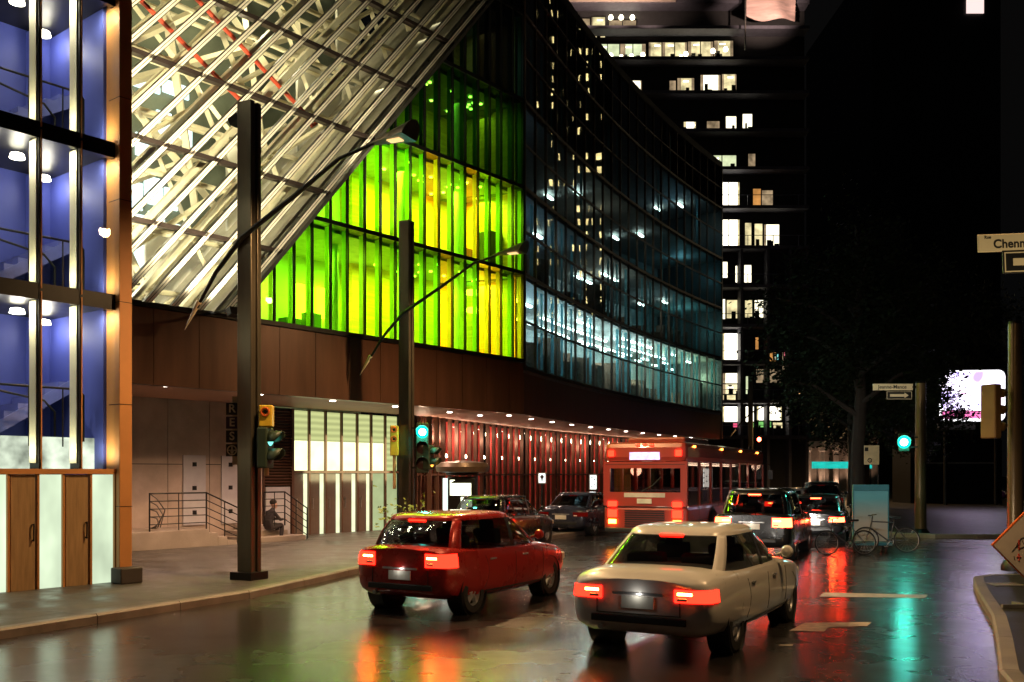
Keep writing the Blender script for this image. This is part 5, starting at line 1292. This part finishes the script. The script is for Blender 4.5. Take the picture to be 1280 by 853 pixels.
# ================================================================== bicycles
def bicycle(label, loc, rz, lean=0, s=1.0, col=(.08,.08,.09)):
    t = thing('bicycle', label, 'bicycle', loc, rz); t.rotation_euler = (lean, 0, rz); t.scale = (s,s,s)
    r = .34
    for x in (-.52,.52):
        b = MB(); b.torus((x,0,r),r-.018,.018,'Y',36); w_ = b.build('wheel', m_tyre, t, smooth=True)
        b = MB()
        for k in range(18):
            a = 2*math.pi*k/18; b.cyl((x,.02*(-1)**k,r),(x+(r-.03)*math.cos(a),0,r+(r-.03)*math.sin(a)),.0025,n=4)
        b.cyl((x,-.05,r),(x,.05,r),.02); b.torus((x,0,r),r-.04,.008,'Y',36,5); b.build('spokes', M_steel, w_)
    m_ = pm('bike_frame',col,.3,.3)
    bb = (-.08,0,.29); st_ = (-.2,0,.80); hd_ = (.36,0,.82); hl = (.40,0,.66)
    b = MB()
    for p,q,rr_ in ((bb,st_,.016),(bb,hl,.018),(st_,hd_,.016),(bb,(-.52,.05,r),.009),(bb,(-.52,-.05,r),.009),((-.19,.0,.75),(-.52,.05,r),.008),((-.19,0,.75),(-.52,-.05,r),.008),(hd_,hl,.02),(hl,(.52,.05,r),.012),(hl,(.52,-.05,r),.012)): b.cyl(p,q,rr_,n=8)
    b.build('frame', m_, t, smooth=True)
    b = MB(); b.cyl(hd_,(.34,0,.98),.014); b.tube([(.30,-.28,1.0),(.40,-.2,.99),(.36,0,.98),(.40,.2,.99),(.30,.28,1.0)],.013,8); b.build('handlebar', M_dark, t, smooth=True)
    b = MB(); b.cyl(st_,(-.22,0,.93),.012); b.loft([[(-.36+.28*f,y*(.08-.055*f),.93+zz) for y,zz in ((-1,0),(-.5,.04),(.5,.04),(1,0),(0,-.02))] for f in (0,.3,.6,1)]); b.build('saddle', m_trim, t, smooth=40)
    b = MB(); b.torus((-.08,.04,.29),.09,.008,'Y',20,5); b.cyl((-.08,.05,.29),(.02,.07,.17),.01); b.cyl((-.08,-.05,.29),(-.18,-.07,.41),.01); b.box((.03,.1,.165),(.09,.09,.02)); b.box((-.19,-.1,.415),(.09,.09,.02)); b.build('crank', M_steel, t)
    return t
bicycle('bicycle propped in front of the blue advertising board',(at(1099,675,25.3).x+.25,25.45,0),R(172),R(4))
bicycle('bicycle with pale rims standing on the road left of the blue advertising board',(at(1040,683,24.4).x+.42,24.6,0),R(185),R(3),.95,(.3,.06,.05))

# ================================================================== trees
m_leaf = pm('leaf_dark',(.028,.036,.014),.75,var=.4,scale=1.5,spec=.2); m_bark = pm('bark',(.05,.038,.028),.85,bump=.5,bscale=20)
def tree(label, loc, hgt, cr, n, seed, cz=.62, leaf=.16, leafm=None, group=None):
    rt_ = random.Random(seed); t = thing('street_tree', label, 'tree', loc, 0, group)
    b = MB(); top = hgt*.78
    trunk = [Vector((0,0,0))]
    for k in range(1,6): trunk.append(Vector((rt_.uniform(-.12,.12)*k*.5, rt_.uniform(-.12,.12)*k*.5, top*k/5)))
    b.tube(trunk,[.022*hgt,.018*hgt,.016*hgt,.012*hgt,.008*hgt,.003*hgt],9)
    cl = []
    for k in range(16):
        f = .35+.6*k/16; base = trunk[0].lerp(trunk[-1],f*.9); a = k*2.4+rt_.random(); L = cr*(1.05-.45*f)*(.7+.4*rt_.random())
        tip = base + Vector((math.cos(a)*L, math.sin(a)*L, L*.45+.2)); mid = base.lerp(tip,.5)+Vector((0,0,.12*L))
        b.tube([base,mid,tip],[.008*hgt,.005*hgt,.002*hgt],6)
        for q in range(4): cl.append((base.lerp(tip,.45+.18*q)+Vector((rt_.gauss(0,.3),rt_.gauss(0,.3),rt_.gauss(0,.25))), cr*.2*(.7+.6*rt_.random())))
    cl.append((trunk[-1]+Vector((0,0,.4)), cr*.3))
    b.build('trunk', m_bark, t, smooth=40)
    b = MB(); vs_, fs_ = [], []
    for i in range(n):
        c, r_ = rt_.choice(cl); p = c + Vector((rt_.gauss(0,r_*.62),rt_.gauss(0,r_*.62),rt_.gauss(0,r_*.5)))
        u_ = Vector((rt_.gauss(0,1),rt_.gauss(0,1),rt_.gauss(0,.6))).normalized(); v_ = u_.orthogonal().normalized()
        L = leaf*(.6+.8*rt_.random()); o = len(vs_)
        vs_ += [p-u_*L*.5, p+v_*L*.28, p+u_*L*.5, p-v_*L*.28]; fs_.append((o,o+1,o+2,o+3))
    b.v = [tuple(v) for v in vs_]; b.f = fs_; b.build('crown', leafm or m_leaf, t)
    return t
gt_ = 'dark street trees on the right'
tree('broad dark street tree overlapping the lit windows of the apartment block',(15.9,44,.13),17.0,4.7,17000,1,leaf=.24,group=gt_)
tree('bushy dark street tree just behind the broad one',(20.6,58,.13),17,5,15000,2,leaf=.28,group=gt_)
tree('dark tree hiding the left part of the lit billboard',(23.5,55,.13),11.5,2.9,11000,3,leaf=.2,group=gt_)
tree('tall dark tree far up the right pavement',(29,72,.13),19,6,14000,4,leaf=.32,group=gt_)
tree('tall dark tree rising behind the billboard at the right',(38,80,.13),21,6.5,14000,5,leaf=.34,group=gt_)
tree('slim dark tree in front of the far stone columns',(31.8,86,.13),13,3.8,6000,6,leaf=.24,group=gt_)
tree('young pale green tree at the foot of the second lamp post',(at(508,690,24.9).x-.1,24.9,.127),1.35,.42,260,8,leaf=.10,leafm=pm('leaf_spring',(.22,.30,.04),.5,var=.3))

# ================================================================== person sitting on the steps
def skin_body(name, joints, edges, m, parent, root=0, sub=2):
    me = bpy.data.meshes.new(name); me.from_pydata([j[0] for j in joints], edges, []); me.update()
    o = bpy.data.objects.new(name, me); COL.objects.link(o); o.parent = parent
    sk = o.modifiers.new('skin','SKIN'); sk.use_smooth_shade = True
    for i, j in enumerate(joints):
        d = me.skin_vertices[0].data[i]; d.radius = (j[1], j[1] if len(j) < 3 else j[2]); d.use_root = (i == root)
    sb = o.modifiers.new('sub','SUBSURF'); sb.levels = sub; sb.render_levels = sub
    dg = bpy.context.evaluated_depsgraph_get(); m2 = bpy.data.meshes.new_from_object(o.evaluated_get(dg)); m2.name = name
    o.modifiers.clear(); o.data = m2; m2.materials.clear(); m2.materials.append(m)
    for p in m2.polygons: p.use_smooth = True
    return o
tpx = t_of(334, 2.6); pw_ = P0 + NV*2.6 + U*tpx
pe = thing('person','person in a dark coat sitting on the steps leaning forward','person',(pw_.x,pw_.y,.13+.30),RZ)
m_coat = pm('dark_coat',(.035,.028,.03),.8); m_skin = pm('skin',(.45,.26,.18),.55,var=.06); m_jean = pm('dark_trousers',(.03,.03,.045),.8)
J = [((0,0,.12),.15,.13),((.04,0,.30),.15,.12),((.12,0,.48),.17,.12),((.19,0,.60),.07),((.22,0,.69),.05),   # pelvis, waist, chest, neck, skull base
     ((.12,.17,.53),.06),((.30,.22,.32),.05),((.50,.12,.34),.036),((.12,-.17,.53),.06),((.30,-.22,.32),.05),((.50,-.10,.33),.036),
     ((.08,.10,.10),.10),((.46,.13,.17),.078),((.46,.13,-.20),.055),((.44,.13,-.34),.042),((.08,-.10,.10),.10),((.44,-.13,.17),.078),((.40,-.13,-.20),.055),((.38,-.13,-.34),.042)]
E = [(0,1),(1,2),(2,3),(3,4),(2,5),(5,6),(6,7),(2,8),(8,9),(9,10),(0,11),(11,12),(12,13),(13,14),(0,15),(15,16),(16,17),(17,18)]
body = skin_body('body', J, E, m_coat, pe)
b = MB(); b.loft([[Vector((.235+ (r_*1.05)*math.cos(a)+dx, r_*.82*math.sin(a), z)) for a in [2*math.pi*k/14 for k in range(14)]] for r_,z,dx in ((.03,.64,.03),(.065,.66,.03),(.085,.71,.02),(.10,.77,.0),(.10,.83,-.01),(.075,.88,-.015),(.02,.90,-.02))])
b.tube([(.34,0,.775),(.365,0,.75),(.34,0,.735)],[.010,.017,.012],6); 
for s in (1,-1): b.lathe([(0,-.012),(.028,-.008),(.03,0),(0,.012)],(.235,s*.083,.76),'Y',10)
hd = b.build('head', m_skin, pe, smooth=60)
b = MB()
for s in (1,-1): b.lathe([(0,-.008),(.010,0),(0,.008)],(.328,s*.032,.785),'X',8)
b.b2(.325,.337,-.024,.024,.706,.712); b.build('face_features', M_dark, hd)
b = MB(); b.loft([[Vector((.215+(r_*1.06)*math.cos(a), r_*.90*math.sin(a), z)) for a in [2*math.pi*k/14 for k in range(14)]] for r_,z in ((.085,.77),(.105,.82),(.10,.87),(.06,.905),(.01,.92))]); b.build('hair', pm('hair_dark',(.02,.014,.01),.7), pe, smooth=60)
for s, y0 in ((1,.115),(-1,-.095)):
    b = MB(); b.loft([[Vector((.49+dx, y0+w_*math.cos(a), .335+h_*math.sin(a))) for a in [2*math.pi*k/10 for k in range(10)]] for dx,w_,h_ in ((0,.022,.026),(.04,.038,.02),(.085,.042,.016),(.1,.03,.01))])
    for k in range(4): yy = y0-.030+.02*k; L = (.06,.075,.07,.055)[k]; b.tube([(.575,yy,.335),(.575+L*.55,yy,.33),(.575+L*.85,yy*.95,.305)],[.0095,.009,.007],6)
    b.tube([(.51,y0-s*.03,.335),(.54,y0-s*.055,.325),(.575,y0-s*.06,.315)],[.011,.010,.008],6); b.build('hand', m_skin, pe, smooth=60)
b = MB()
for y,x in ((.13,.44),(-.13,.38)):
    b.loft([[Vector((x-.08+f*.28, y+w_*math.cos(a), -.36+h_*max(-.5,math.sin(a)))) for a in [2*math.pi*k/10 for k in range(10)]] for f,w_,h_ in ((0,.03,.05),(.2,.042,.07),(.5,.045,.06),(.8,.045,.04),(1,.02,.02))])
b.build('shoes', M_black, pe, smooth=60)
